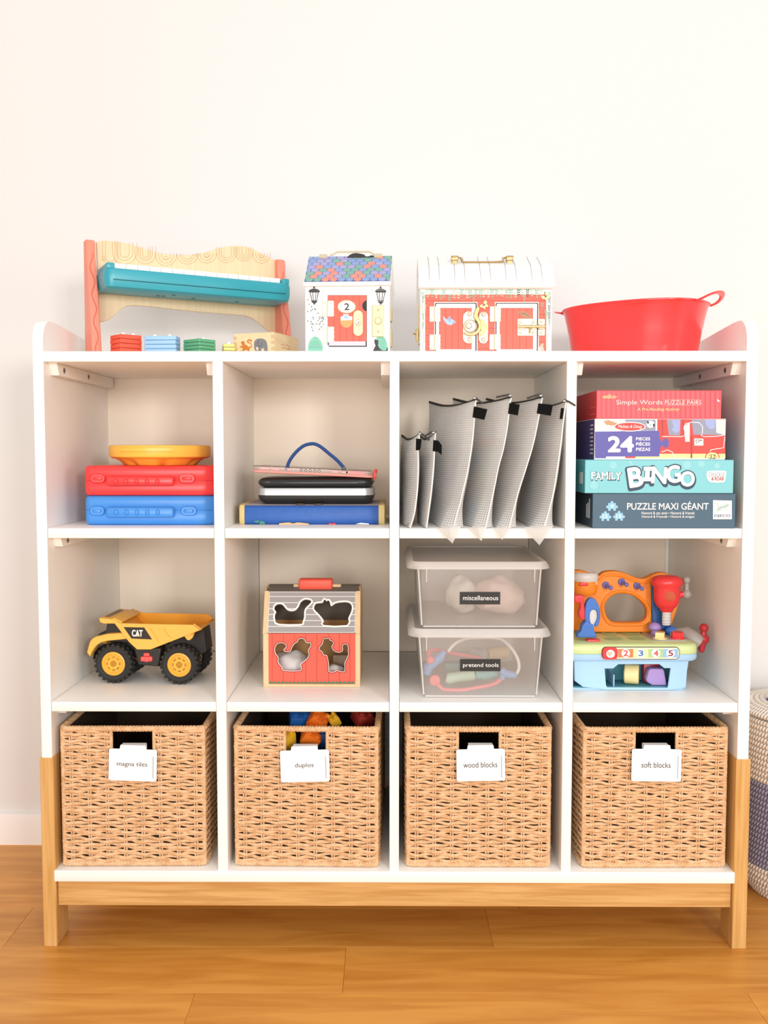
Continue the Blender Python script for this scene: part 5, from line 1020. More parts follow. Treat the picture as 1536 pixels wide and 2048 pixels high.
# dump bed: near and far wall, floor, canopy
bedo = [(255, 182), (262, 225), (300, 240), (412, 240), (470, 315), (560, 430), (640, 505), (780, 505), (1290, 306), (1212, 252), (720, 243), (470, 236), (395, 196)]
b0, b1 = -.004, .108
bed = tprism('bed_side', bedo, b0, b0+.004, 'truck_yellow', bev=.0012)
farp = [(412, 120), (580, 100), (635, 108), (690, 132), (1365, 145), (1412, 190)]
nA = TP.pts(kt((412, 240), (470, 315), (560, 430), (640, 505), (780, 505), (1290, 306))); fA = TP.up(-b1+.002).pts(kt(*farp))
q = G(); q.prism([[nA[0], nA[1], nA[2], nA[3], nA[4], nA[5]]+fA[::-1][0:]], -b1, -b1+.004, TP, .0008, 2); q.obj('bed_side', 'truck_inner', tk)
q = G(); Ae = TP.up(-b1+.002).pix(*kt(1412, 190)); An = TP.pix(*kt(1292, 306)); Ar = TP.pix(*kt(1212, 252)); q.add([TP.w(*An, .002), TP.w(*Ae, -b1), TP.w(Ae[0]-.02, Ae[1]-.012, -b1), TP.w(An[0]-.02, An[1]-.010, .002)], [(0, 1, 2, 3)]); q.obj('tail_lip', 'truck_inner', tk)
def sheet(name, a, b, th_, m, d0=b0+.002, d1=b1-.002):
    A = TP.pts(kt(a, b)); u = Vector((A[1][0]-A[0][0], A[1][1]-A[0][1])); n = Vector((-u.y, u.x)).normalized()*th_
    q = G(); q.prism([[A[0], A[1], (A[1][0]+n.x, A[1][1]+n.y), (A[0][0]+n.x, A[0][1]+n.y)]], -d1, -d0, TP, .0005); return q.obj(name, m, tk)
sheet('bed_floor', (640, 503), (782, 503), .003, 'truck_inner'); sheet('bed_floor', (780, 504), (1292, 306), .003, 'truck_inner'); sheet('bed_front', (414, 238), (640, 503), .003, 'truck_inner'); sheet('canopy', (260, 222), (416, 236), .0075, 'truck_yellow')
q = G(); A = TP.pts(kt((275, 184), (392, 198))); z_ = A[0][1]
q.prism([[(A[0][0], z_-.001), (A[1][0], z_-.004), (A[1][0], z_-.0025), (A[0][0], z_+.0007)]], -.094, -.012, TP, .0003); q.obj('canopy_grille', 'grille', tk)
sheet('canopy_lip', (392, 196), (480, 238), .003, 'truck_yellow')
for a, b in (((1212, 252), (1292, 306)),):
    q = G(); A = TP.pts(kt(a, b)); q.tube([TP.w(*A[0], -.002), TP.w(*A[1], -.002)], .002, 8); q.obj('lip_edge', 'truck_yellow', tk)
tprism('hinge_lug', [(1110, 375), (1220, 330), (1195, 395), (1165, 420), (1140, 415)], .004, .014, 'truck_yellow', bev=.001)
NP = TP.up(.0041); print_on(bed, NP, [('f', 0, kt((497, 279), (708, 283), (790, 406), (578, 396)))], 'decal', ['decal_black'], .0001)
print_on(bed, NP, [('t', 0, 'CAT', (*kt(586, 310), *kt(692, 372)), dict(bold=.055)), ('f', 1, kt((642, 348), (668, 374), (620, 374)))], 'decal_lettering', ['white_print', 'truck_yellow'], .0006)
for x0 in (770, 905): q = G(); q.line(NP, kt((x0, 290), (x0+40, 355), (x0+90, 430 if x0 < 800 else 395)), .0016, .0002); q.obj('crease', 'truck_inner', bed)
# ================================================================ BARN SHAPE SORTER (second bay)
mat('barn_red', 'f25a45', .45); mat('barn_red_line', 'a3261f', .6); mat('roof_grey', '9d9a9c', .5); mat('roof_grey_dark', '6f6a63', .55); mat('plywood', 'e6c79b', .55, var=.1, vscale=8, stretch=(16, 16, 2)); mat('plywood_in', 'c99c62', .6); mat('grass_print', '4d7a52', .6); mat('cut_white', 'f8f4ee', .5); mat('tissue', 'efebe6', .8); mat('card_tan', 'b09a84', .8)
kb_ = crop(500, 1140, 5.908)
by0 = PZ(*kb_(730, 1384), S2).y; BP = FP(by0)
bxa, bxb = BP.pix(*kb_(157, 1380))[0], BP.pix(*kb_(1302, 1380))[0]; zw = BP.pix(*kb_(700, 748))[1]; BDp = .150
# roof slope: lower edge at the wall top, upper edge further back
ry = by0+.033; zr1 = P(*kb_(700, 258), ry).z; ry2 = by0+.052; zr2 = P(*kb_(700, 196), by0+.060).z
sb_ = thing('barn_sorter', 'wooden barn shape sorter with red walls, grey roof and animal cutouts', 'toy', ((bxa+bxb)/2, by0+BDp/2, S2))
def end_panel(x0, x1, nm='end_panel'):
    q = G(); q.prism([[(by0+.001, S2), (by0+BDp-.001, S2), (by0+BDp-.001, zw), (by0+BDp-.033, zr1), (by0+BDp-.055, zr2), (by0+.055, zr2), (ry, zr1), (by0+.001, zw)]], 0, x1-x0, Plane((x0, 0, 0), (0, 1, 0), (0, 0, 1)), .0005); q.obj(nm, 'plywood', sb_)
pw = BP.pix(*kb_(222, 900))[0]-bxa
end_panel(bxa, bxa+pw*.55); end_panel(bxb-pw*.55, bxb)
for a, b in ((bxa, bxa+pw), (bxb-pw, bxb)): G().box(a, b, by0, by0+.012, S2+.003, zw, .0008, 1).obj('corner_post', 'plywood', sb_)
G().box(bxa, bxb, by0-.001, by0+BDp, S2, S2+.006, .0008, 1).obj('base', 'plywood', sb_)
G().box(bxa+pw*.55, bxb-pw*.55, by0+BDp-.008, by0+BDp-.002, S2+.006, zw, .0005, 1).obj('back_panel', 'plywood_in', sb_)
dog = [(335, 1035), (300, 990), (292, 930), (310, 885), (345, 862), (390, 862), (425, 885), (428, 915), (405, 935), (402, 955), (430, 965), (475, 960), (500, 905), (530, 865), (560, 850), (570, 820), (600, 808), (640, 815), (660, 850), (690, 862), (718, 855), (718, 905), (700, 930), (688, 960), (700, 1000), (680, 1045), (640, 1080), (600, 1120), (598, 1190), (395, 1188), (380, 1150), (350, 1120), (330, 1080)]
cat_ = [(850, 880), (860, 850), (872, 812), (890, 805), (905, 812), (935, 800), (940, 825), (975, 840), (990, 870), (968, 905), (990, 950), (1040, 972), (1085, 962), (1095, 940), (1090, 900), (1110, 875), (1145, 878), (1162, 905), (1160, 960), (1165, 1000), (1140, 1060), (1120, 1110), (1120, 1200), (1060, 1200), (1030, 1185), (1000, 1205), (930, 1200), (930, 1120), (920, 1060), (905, 1010), (870, 1005), (850, 965), (818, 945), (822, 910)]
loops = [BP.pts(kb_((222, 752), (1245, 752), (1245, 1345), (222, 1345)))]+[smooth(BP.pts(kb_(*h)), 2) for h in (dog, cat_)]
q = G(); q.prism(loops, -.007, .001, BP, .0004); fp = q.obj('front_panel', 'barn_red', sb_)
def ring(parent, pl, pts, w, m, c, grow=0, nm='cutout_outline'):
    L = [Vector(p) for p in smooth(pl.pts(pts), 2)]; cx = sum((p for p in L), Vector((0, 0)))/len(L); N = len(L); ar = sum(L[i].x*L[(i+1) % N].y-L[(i+1) % N].x*L[i].y for i in range(N))/2; s = 1 if ar < 0 else -1; vs = []; fs = []
    for i in range(N):
        t = (L[(i+1) % N]-L[(i-1) % N]).normalized(); n = Vector((-t.y, t.x))*s; vs += [pl.w(*L[i], c), pl.w(*(L[i]+n*w), c)]
    q = G(); q.add(vs, [(2*i, 2*i+1, 2*((i+1) % N)+1, 2*((i+1) % N)) for i in range(N)]); q.obj(nm, m, parent)
pieces = [('l', 0, kb_((x, 755), (x, 1340)), .0007) for x in (265, 395, 527, 660, 790, 930, 1055, 1182)]
def clipline(x, holes):  # plank lines broken around the cutouts
    ys = [755]
    for h in holes:
        h = smooth(h, 2); yy = sorted(p[1]+(r[1]-p[1])*(x+.37-p[0])/(r[0]-p[0]) for p, r in zip(h, h[1:]+h[:1]) if (p[0]-x-.37)*(r[0]-x-.37) < 0)
        for a, b in zip(yy[::2], yy[1::2]): ys += [a-10, b+10]
    return ys+[1342]
it = []
for x in (265, 395, 527, 660, 790, 930, 1055, 1182):
    ys = clipline(x, [dog] if x < 790 else [cat_])
    for a, b in zip(ys[::2], ys[1::2]): it.append(('l', 0, kb_((x, a), (x, b)), .0007))
nt_ = 22
for k in range(nt_): x = 228+k*(1012/nt_); it.append(('f', 1, kb_((x, 1342), (x+4, 1318), (x+14, 1308), (x+26, 1328), (x+36, 1320), (x+46, 1342))))
print_on(fp, BP, it, 'plank_print', ['barn_red_line', 'grass_print'], .0012)
for h in (dog, cat_): ring(fp, BP, kb_(*h), .0022, 'barn_red_line', .00135); 
for h in (dog, cat_):
    pl_ = BP; L = smooth(BP.pts(kb_(*h)), 2); q = G(); q.tube([BP.w(*p, .0008) for p in L], .0007, 5, closed=True); q.obj('cut_edge', 'cut_white', fp)
# roof
rv = Vector((0, ry-by0, zr1-zw)); RL = rv.length; RP = Plane((0, by0-.001, zw), (1, 0, 0), rv)
duck = [(345, 640), (300, 600), (296, 530), (312, 500), (288, 465), (300, 425), (340, 405), (385, 415), (420, 455), (450, 482), (500, 490), (545, 475), (580, 430), (600, 385), (650, 352), (715, 362), (722, 385), (690, 420), (655, 455), (640, 500), (640, 560), (620, 620), (600, 642)]
pig = [(870, 655), (875, 610), (845, 560), (800, 510), (757, 462), (775, 405), (820, 395), (862, 388), (878, 350), (905, 372), (925, 362), (945, 385), (958, 432), (1010, 398), (1080, 385), (1150, 385), (1190, 405), (1205, 450), (1190, 510), (1160, 575), (1148, 655)]
o4 = RP.pts(kb_((250, 262), (1250, 270), (1222, 742), (222, 740)))
x0_, x1_ = min(p[0] for p in o4), max(p[0] for p in o4); q = G()
q.prism([rrect(bxa+pw*.82, .0005, bxb-pw*.82, RL, .002)]+[smooth(RP.pts(kb_(*h)), 2) for h in (duck, pig)], -.006, .0012, RP, .0004); rf = q.obj('roof_panel', 'roof_grey', sb_)
def seg(y, holes):
    xs = [bxa+pw*.9, bxb-pw*.9]; out = []; b = RP.pix(*kb_(700, y))[1]; cuts = []
    for h in holes:
        L = smooth(RP.pts(kb_(*h)), 2); xx = []
        for i in range(len(L)):
            p, r = L[i], L[(i+1) % len(L)]
            if (p[1]-b)*(r[1]-b) < 0: xx.append(p[0]+(r[0]-p[0])*(b-p[1])/(r[1]-p[1]))
        xx.sort()
        if xx: cuts += [(xx[i]-.002, xx[i+1]+.002) for i in range(0, len(xx)-1, 2)]
    cuts.sort(); cur = xs[0]
    for a, c in cuts: out.append((cur, a)); cur = c
    out.append((cur, xs[1])); return [((a, b), (c, b)) for a, c in out if c > a]
q = G(); q.mi(0)
for y in (318, 390, 460, 530, 602, 672):
    for s in seg(y, (duck, pig)): q.line(RP, s, .0011, .0014, False, False)
q.line(RP, rrect(bxa+pw*.86, .0012, bxb-pw*.86, RL-.0008, .002), .0009, .0014, True, False)
q.obj('roof_lines', 'cut_white', rf)
for h in (duck, pig): ring(rf, RP, kb_(*h), .0032, 'cut_white', .0015)
for a, b in ((bxa, bxa+pw*.80), (bxb-pw*.80, bxb)): q = G(); q.prism([[(a, -.0012), (b, -.0012), (b, RL+.0012), (a, RL+.0012)]], -.006, .0024, RP, .0008); q.obj('roof_rail', 'plywood', sb_)
rb_ = Plane((0, by0+BDp, zw), (1, 0, 0), Vector((0, -(ry-by0), zr1-zw))); q = G(); q.prism([[(bxa, 0), (bxb, 0), (bxb, RL), (bxa, RL)]], 0, .006, rb_, .0008); q.obj('roof_panel', 'roof_grey_dark', sb_)
tv_ = Vector((0, by0+.060-ry, zr2-zr1)); TPp = Plane((0, ry, zr1), (1, 0, 0), tv_)
q = G(); q.prism([[(bxa+.003, 0), (bxb-.003, 0), (bxb-.003, tv_.length), (bxa+.003, tv_.length)]], -.004, .001, TPp, .0005); q.obj('ridge_cap', 'roof_grey_dark', sb_)
G().box(bxa+.003, bxb-.003, by0+.058, by0+BDp-.058, zr2-.004, zr2+.0005, .0006, 1).obj('ridge_cap', 'roof_grey_dark', sb_)
hy2 = by0+.058; hz = zr2
q = G(); a, b = P(*kb_(512, 190), hy2).x, P(*kb_(1080, 190), hy2).x; q.box(a, b, hy2-.006, hy2+.006, zr2-.001, P(*kb_(700, 165), hy2).z, .003, 2); hb = q.obj('handle_bar', 'plywood', sb_)
q = G(); a, b = P(*kb_(575, 170), hy2-.01).x, P(*kb_(975, 170), hy2-.01).x; q.box(a, b, hy2-.016, hy2+.012, P(*kb_(700, 243), hy2-.016).z, P(*kb_(700, 108), hy2-.010).z, .0045, 3); q.obj('handle_grip', 'barn_red', sb_)
# things inside the barn
def blob(cx, cz, cy, rx, rz, ry__, seed, m, label, name, cat, zmin=S2+.0065):
    q = G(); q.sph((cx, cy, cz), (rx, ry__, rz), 20, 14)
    for i, v in enumerate(q.v):
        d = v-Vector((cx, cy, cz)); k = 1+.30*noise.noise(d*38+Vector((seed, 0, 0)))+.12*noise.noise(d*110+Vector((seed, 3, 0))); v = Vector((cx, cy, cz))+d*k; v.z = max(v.z, zmin); q.v[i] = v
    o = q.obj(name, m, ang=50); tag(o, label, cat); return o
c = P(*kb_(500, 1100), by0+.07); blob(c.x, S2+.030, by0+.062, .042, .026, .035, 3, 'tissue', 'crumpled white tissue inside the barn sorter behind the dog cutout', 'tissue', 'paper')
c = P(*kb_(1000, 1150), by0+.06); blob(c.x, S2+.018, by0+.05, .020, .014, .02, 9, 'tissue', 'small white tissue ball inside the barn sorter behind the kitten cutout', 'tissue', 'paper')
q = G(); q.box(c.x-.004, c.x+.030, by0+.075, by0+.085, S2+.0065, S2+.045, .001, 1, Matrix.Translation((0, 0, 0))); o = q.obj('toy_block', 'card_tan'); tag(o, 'tan block inside the barn sorter behind the kitten cutout', 'block')
# ================================================================ CLEAR BINS (third bay)
kc = crop(790, 1080, 4.518)
clear_mat('bin_clear', 'fbf8f4', .20, .3); clear_mat('bin_rim', 'fffdfa', .72, .4); clear_mat('lid_top', 'f1eee9', .30, .3); mat('label_black', '1d1a17', .55)
def cbin(label, text_, lx0, lx1, ylt, ylb, bx0, bx1, bb0, bb1, ybot, z0, Y, lab, tw):
    # lid edge, body top width, body bottom width (crop pixels)
    pt = lambda x, y, yy=Y: P(*kc(x, y), yy)
    Yl = Y-.010; zt_ = pt(760, ylt, Yl).z; zl = pt(760, ylb, Yl).z
    t = thing('storage_bin', label, 'bin', (pt(760, ybot).x, Y+.16, z0), 'clear storage bins in the third bay')
    a0, a1 = pt(bx0, ylb).x, pt(bx1, ylb).x; b0_, b1_ = pt(bb0, ybot).x, pt(bb1, ybot).x; D_ = .30; RR = (.022,)*4; ii = ((b0_-a0)+(a1-b1_))/2
    q = G(); rings(q, a0, Y, a1, Y+D_, RR, [(z0+.004, ii+.010), (z0, ii+.006), (z0+.0015, ii+.002), (z0+.006, ii), (zl, 0), (zl+.004, 0)], cap1=False); rings(q, a0, Y, a1, Y+D_, RR, [(z0+.0045, ii+.010), (z0+.0055, ii+.003), (z0+.010, ii+.0018), (zl+.004, .0016)], cap0=True, cap1=False)
    bo_ = q.obj('tub', 'bin_clear', t, ang=50)
    q = G()
    for sx, xa, xb in ((1, a0, b0_), (-1, a1, b1_)): q.tube([(xa+sx*.0032, Y+.0022, zl), (xb+sx*.0032, Y+.0022+ii, z0+.006)], .0016, 6)
    q.obj('corner_edge', 'bin_rim', t)
    q = G(); q.tube([(b0_+.006, Y+ii+.001, z0+.0035), (b1_-.006, Y+ii+.001, z0+.0035)], .0016, 6); q.obj('bottom_edge', 'bin_rim', t)
    L0, L1 = pt(lx0, (ylt+ylb)/2, Yl).x, pt(lx1, (ylt+ylb)/2, Yl).x; RL_ = (.03,)*4
    q = G(); rings(q, L0, Yl, L1, Y+D_+.008, RL_, [(zl, .0004), (zl+.001, 0), (zl+(zt_-zl)*.45, .0022), (zt_-.002, .0055), (zt_, .0085), (zt_-.0012, .0125), (zl+.004, .0128)], cap0=False, cap1=False); q.obj('lid_rim', 'bin_rim', t, ang=50)
    q = G(); rings(q, L0, Yl, L1, Y+D_+.008, RL_, [(zt_-.0045, .0125), (zt_-.0030, .0122)]); q.obj('lid', 'lid_top', t)
    q = G()
    for x in (285, 1262): c1, c2 = pt(x, ylb, Y), pt(x, ylb+115, Y); q.tube([(c1.x, Y-.0008, zl+.003), (c1.x, Y+.0004, c2.z)], [.0014, .0009], 6)
    q.obj('rib', 'bin_rim', t)
    yl = Y+.0003; pl = Plane((0, Y-.0012+ii*.45, 0)); A = pl.pts(kc(*lab)); q = G(); q.prism([[(A[0][0], A[1][1]), (A[1][0], A[1][1]), (A[1][0], A[0][1]), (A[0][0], A[0][1])]], 0, .0004, pl); ln_ = q.obj('label', 'label_black', t)
    q = G(); q.ptext(text_, pl, *kc(tw[0], tw[1]), *kc(tw[2], tw[3]), c=.0008, bold=.002); q.obj('lettering', 'white_print', ln_); return zt_, (a0, a1)
yb_ = PZ(*kc(760, 1440), S2).y
zt1, (qa, qb) = cbin('clear lidded bin reading pretend tools, with toys inside', 'pretend tools', 120, 1432, 812, 886, 205, 1345, 245, 1300, 1440, S2, yb_, ((588, 1078), (952, 1187)), (614, 1113, 935, 1158))
cbin('clear lidded bin reading miscellaneous on top of the other bin', 'miscellaneous', 108, 1420, 204, 271, 195, 1335, 228, 1300, 810, zt1-.0015, yb_+.003, ((585, 472), (950, 585)), (614, 505, 932, 546))
mat('steth_blue', '7ba3d6', .4); mat('steth_pink', 'f07f80', .4); mat('steth_white', 'f1ede8', .4); mat('mint', 'bfdcc4', .45); mat('toy_teal', '86c2c0', .45); mat('toy_teal_dark', '5a938e', .5); mat('toy_tan', 'e0c08c', .5); mat('toy_grey', 'b9b6b8', .5); mat('pale_pink', 'e8d0c8', .7); mat('pale_cloth', 'ede6dc', .8)
Yc = yb_+.035; kp3 = lambda x, y, d=0: P(*kc(x, y), Yc+d)
st = thing('toy_stethoscope', 'toy stethoscope with blue grips, white arc and pink tube inside the lower bin', 'toy', (kp3(650, 1300).x, Yc, S2+.008))
q = G(); q.tube([Vector(p) for p in smooth([tuple(kp3(x, y, d)) for x, y, d in ((480, 1010, .02), (540, 940, .03), (640, 893, .05), (760, 885, .06), (900, 885, .06), (980, 910, .05), (1060, 990, .03), (1110, 1080, .02), (1120, 1160, .015), (1095, 1215, .01))], 4, False)], .0030, 8); q.obj('arc', 'steth_white', st)
def zmin(p, z): return Vector((p[0], p[1], max(p[2], z)))
q = G(); q.tube([zmin(Vector(p), S2+.011) for p in smooth([tuple(kp3(x, y, d)) for x, y, d in ((360, 1260, 0), (400, 1320, -.005), (460, 1362, -.01), (540, 1368, -.012), (680, 1345, -.01), (820, 1320, -.005), (900, 1300, 0), (955, 1262, .005))], 4, False)], .0036, 8); q.obj('tube', 'steth_pink', st)
q = G(); q.tube([kp3(450, 1005, .01), kp3(415, 1060, .01), kp3(350, 1105, .01), kp3(300, 1150, .01), kp3(285, 1215, .01)], [.0050, .0085, .0100, .0098, .0075], 12); q.obj('grip', 'steth_blue', st)
q = G(); q.tube([kp3(955, 1170, .01), kp3(985, 1205, .01), kp3(1030, 1215, .01), kp3(1095, 1225, .01)], [.0065, .0080, .0075, .0055], 12); q.tube([kp3(975, 1210, .01), kp3(965, 1262, .008)], .0055, 10); q.obj('grip', 'steth_blue', st)
q = G(); q.tube([Vector(p) for p in smooth([tuple(kp3(x, y, d)) for x, y, d in ((315, 1085, .0), (300, 1030, .01), (330, 1000, .02), (400, 1000, .04), (520, 1025, .06), (640, 1045, .07), (780, 1070, .08))], 3, False)], .0038, 8); q.sph(kp3(320, 1085, -.002), .0075, 12, 8); q.obj('pink_arm', 'steth_pink', st)
q = G(); c = kp3(360, 1268, .0); q.cyl((c.x, c.y-.004, c.z), (c.x, c.y+.004, c.z), .010, n=20, bev=.001); q.obj('chest_piece', 'steth_pink', st)
def bar(name, pts, r, m, label, cat='toy', zf=None, n=14):
    q = G(); pp = [kp3(*p) for p in pts]; q.tube(pp, r, n); o = q.obj(name, m, ang=45); tag(o, label, cat); return o
bar('toy_tool', [(460, 1250, .01), (480, 1255, .01), (560, 1240, .015), (700, 1220, .02), (720, 1215, .02)], [.0080, .0110, .0095, .0105, .0085], 'mint', 'mint green toy tool handle inside the lower bin')
bar('toy_tool', [(720, 1215, .03), (800, 1225, .035), (920, 1200, .04)], [.008, .0095, .0085], 'toy_teal', 'pale teal toy tool inside the lower bin behind the black label')
q = G(); c = kp3(515, 1140, .05); q.box(c.x-.014, c.x+.018, Yc+.045, Yc+.07, c.z-.010, c.z+.006, .002); o = q.obj('toy_case', 'toy_teal_dark'); tag(o, 'dark teal little toy case inside the lower bin', 'toy')
bar('toy_cup', [(830, 1030, .12), (1000, 1015, .14)], [.0115, .0135], 'toy_tan', 'tan toy cup at the back inside the lower bin')
bar('toy_cup', [(700, 1015, .11), (800, 1050, .09)], [.010, .012], 'toy_grey', 'grey toy cup at the back inside the lower bin')
for (x, y, d, rx, rz, sd, m, lb_) in ((600, 330, .12, .030, .018, 4, 'pale_cloth', 'pale cloth bundle at the left inside the upper clear bin'), (930, 400, .10, .045, .028, 7, 'pale_pink', 'pale pink cloth bundle at the right inside the upper clear bin')):
    c = kp3(x, y, d); q = G(); blob(c.x, zt1+.040, Yc+d, rx, .036, .04, sd, m, lb_, 'cloth', 'cloth', zt1+.006)
# ================================================================ TOY WORKBENCH (fourth bay)
kw_ = crop(1130, 1120, 4.955)
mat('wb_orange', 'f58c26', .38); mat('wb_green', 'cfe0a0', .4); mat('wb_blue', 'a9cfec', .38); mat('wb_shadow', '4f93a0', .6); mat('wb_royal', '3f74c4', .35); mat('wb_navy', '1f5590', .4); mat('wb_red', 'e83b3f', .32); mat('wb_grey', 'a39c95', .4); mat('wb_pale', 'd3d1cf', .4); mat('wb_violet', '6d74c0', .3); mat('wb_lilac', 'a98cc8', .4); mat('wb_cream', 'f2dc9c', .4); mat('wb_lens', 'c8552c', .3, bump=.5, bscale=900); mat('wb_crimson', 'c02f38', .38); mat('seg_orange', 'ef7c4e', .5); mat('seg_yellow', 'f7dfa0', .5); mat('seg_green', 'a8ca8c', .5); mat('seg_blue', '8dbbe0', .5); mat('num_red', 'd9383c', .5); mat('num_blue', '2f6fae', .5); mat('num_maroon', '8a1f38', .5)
wy = PZ(*kw_(640, 1300), S2).y+.004; WP = FP(wy)
wb = thing('toy_workbench', 'orange and pale blue toy workbench with numbered buttons on middle shelf', 'toy', (P(*kw_(640, 1290), wy).x, wy+.07, S2))
X = lambda x, Y=wy: P(*kw_(x, 1000), Y).x
Zp_ = lambda y, Y=wy: P(*kw_(640, y), Y).z
xl = max(X(80)-.018, DV[2][1]+.0015); xr_t = X(1322); xr_b = X(1200); zc = Zp_(930); ztp = Zp_(830); zu = Zp_(1000)
dp = .150
# base with front opening
op = [(395, 1078), (480, 1078), (530, 1036), (935, 1036), (985, 1075), (1048, 1075), (1022, 1262), (1010, 1270), (420, 1264), (408, 1245)]
fo = [(90, 985), (1228, 1000), (1212, 1100), (1200, 1262), (1160, 1278), (1080, 1284), (1030, 1300), (400, 1302), (340, 1280), (180, 1262), (95, 1200)]
L = WP.pts(kw_(*fo)); L = [(max(a, xl+.002), max(b, S2+.0005)) for a, b in L]
q = G(); q.prism([L, WP.pts(kw_(*op))], -.006, 0, WP, .0015, 2); base = q.obj('front_panel', 'wb_blue', wb)
q = G(); q.box(xl+.002, xl+.007, wy+.004, wy+dp-.01, S2, zu, .001, 1); q.box(xr_b-.004, xr_b+.001, wy+.004, wy+dp-.01, S2, zu, .001, 1); q.box(xl+.004, xr_b-.002, wy+dp-.014, wy+dp-.01, S2, zu); q.box(xl+.004, xr_b-.002, wy+.004, wy+dp-.01, S2, S2+.004); q.obj('body', 'wb_blue', wb)
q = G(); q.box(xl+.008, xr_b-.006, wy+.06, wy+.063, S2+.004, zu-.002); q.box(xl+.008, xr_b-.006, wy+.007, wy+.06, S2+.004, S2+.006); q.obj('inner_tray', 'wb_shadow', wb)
a = P(*kw_(470, 1180), wy+.02).x; G().box(a-.001, a+.001, wy+.008, wy+.06, S2+.006, S2+.028).obj('tray_divider', 'wb_blue', wb)
# worktop: blue skirt and green top
q = G(); RR = (.03, .03, .03, .03); t0 = wy-.010
rings(q, xl, t0, xr_t, wy+dp, (.03, .03, .006, .024), [(zu, .006), (zu+.002, .002), (zu+.006, .0), (zc, 0), (zc+.001, .0015)], 8); q.obj('skirt', 'wb_blue', wb, ang=50)
zg = P(*kw_(640, 838), t0).z
q = G(); rings(q, xl, t0, xr_t, wy+dp, (.03, .03, .006, .024), [(zc+.0006, .0012), (zc+.002, 0), (zg-.006, .0003), (zg-.002, .0025), (zg, .007)], 8); top_ = q.obj('worktop', 'wb_green', wb, ang=50)
# number strip
SP = FP(t0); A = SP.pts(kw_((362, 985), (1136, 862))); q = G(); q.prism([rrect(A[0][0], A[0][1], A[1][0], A[1][1], .008)], -.001, .0012, SP, .0003); q.mi(1).prism([rrect(A[0][0]+.0012, A[0][1]+.0012, A[1][0]-.0012, A[1][1]-.0012, .007)], .001, .0016, SP)
nsb = q.obj('number_strip', ['ink', 'cream_print'], wb)
it = []
for k, (m_, x0, x1) in enumerate(((0, 525, 673), (1, 673, 822), (2, 822, 970), (3, 970, 1120))): it.append(('f', m_, kw_((x0, 882), (x1, 882), (x1, 966), (x0, 966))))
for k, (cx, ch, mi_) in enumerate(((599, '2', 5), (748, '3', 6), (898, '4', 5), (1043, '5', 7))):
    it.append(('f', 4, [kw_(cx+42*cos(t_), 924+42*sin(t_)) for t_ in [2*pi*j/24 for j in range(24)]])); it.append(('t', mi_, ch, (*kw_(cx-22, 896), *kw_(cx+24, 950)), dict(bold=.03)))
print_on(nsb, SP, it, 'number_print', ['seg_orange', 'seg_yellow', 'seg_green', 'seg_blue', 'white_print', 'num_red', 'num_blue', 'num_maroon'], .0018)
q = G(); A = SP.pts(kw_((366, 985), (520, 862))); q.prism([rrect(A[0][0], A[0][1], A[1][0], A[1][1], .008)], .001, .005, SP, .0015, 2); rbn_ = q.obj('slide_button', 'wb_red', nsb)
print_on(rbn_, SP, [('f', 0, [kw_(445+42*cos(t_), 926+40*sin(t_)) for t_ in [2*pi*j/20 for j in range(20)]]), ('f', 1, kw_((412, 905), (425, 898), (432, 912), (445, 915), (452, 898), (462, 900), (462, 930), (445, 950), (425, 948), (412, 930)))], 'hand_print', ['white_print', 'rose_print'], .0052)
# four sorting holes, control plate, shapes
def topat(x, y, z=None): return PZ(*kw_(x, y), z or zg)
for cx, cy, sx, sy, rt in ((440, 735, 70, 20, 0), (650, 728, 92, 22, 0), (480, 778, 92, 20, 0), (715, 776, 88, 20, 0)):
    c = topat(cx, cy); rx = sx/4.955/1890*1.8; a_ = topat(cx, cy-sy); b_ = topat(cx, cy+sy); ry_ = abs(a_.y-b_.y)/2
    q = G(); M = Matrix.Translation((c.x, c.y, zg+.0002)) @ Matrix.Diagonal((rx, ry_, 1, 1)); q.lathe([(1.04, .0008), (1.0, .0010), (.93, .0006), (.86, .0001)], M, 28, cap=False); q.obj('hole_rim', 'wb_green', top_)
    q = G(); q.lathe([(.0001, .0003), (.9, .0004)], M, 28, cap=False); q.obj('sorting_hole', 'seg_green', top_)
c = topat(1010, 745); q = G(); rings(q, topat(850, 790).x, topat(1000, 806).y, topat(1215, 790).x, min(topat(1000, 700).y, wy+dp-.03), (.008, .008, .018, .010), [(zg, 0), (zg+.002, .0004), (zg+.0026, .0012)]); cp = q.obj('control_plate', 'wb_grey', wb, ang=50)
zq = zg+.0026
c = PZ(*kw_(957, 790), zq); 
def star(n, r0, r1, c, z0, z1, m, nm):
    q = G(); q.prism([[(c.x+(r0 if k % 2 else r1)*cos(2*pi*k/n/2+.4), c.y+(r0 if k % 2 else r1)*sin(2*pi*k/n/2+.4)) for k in range(2*n)]], z0, z1, Plane((0, 0, 0), (1, 0, 0), (0, 1, 0)), .001); q.prism([ell(c.x, c.y, r1*1.15, n=24)], z0-.0002, z0+.002, Plane((0, 0, 0), (1, 0, 0), (0, 1, 0)), .0005); return q.obj(nm, m, wb)
c.y += .010; star(4, .008, .0115, c, zq, zq+.0125, 'wb_cream', 'cross_peg'); c = PZ(*kw_(1130, 788), zq); c.y += .010; star(6, .0105, .0120, c, zq, zq+.0125, 'wb_red', 'hexagon_peg')
c = PZ(*kw_(1065, 745), zq); c.y += .008; q = G(); q.sph((c.x, c.y, zq+.007), (.0125, .0125, .0095), 20, 12); q.obj('blue_ball', 'wb_royal', wb)
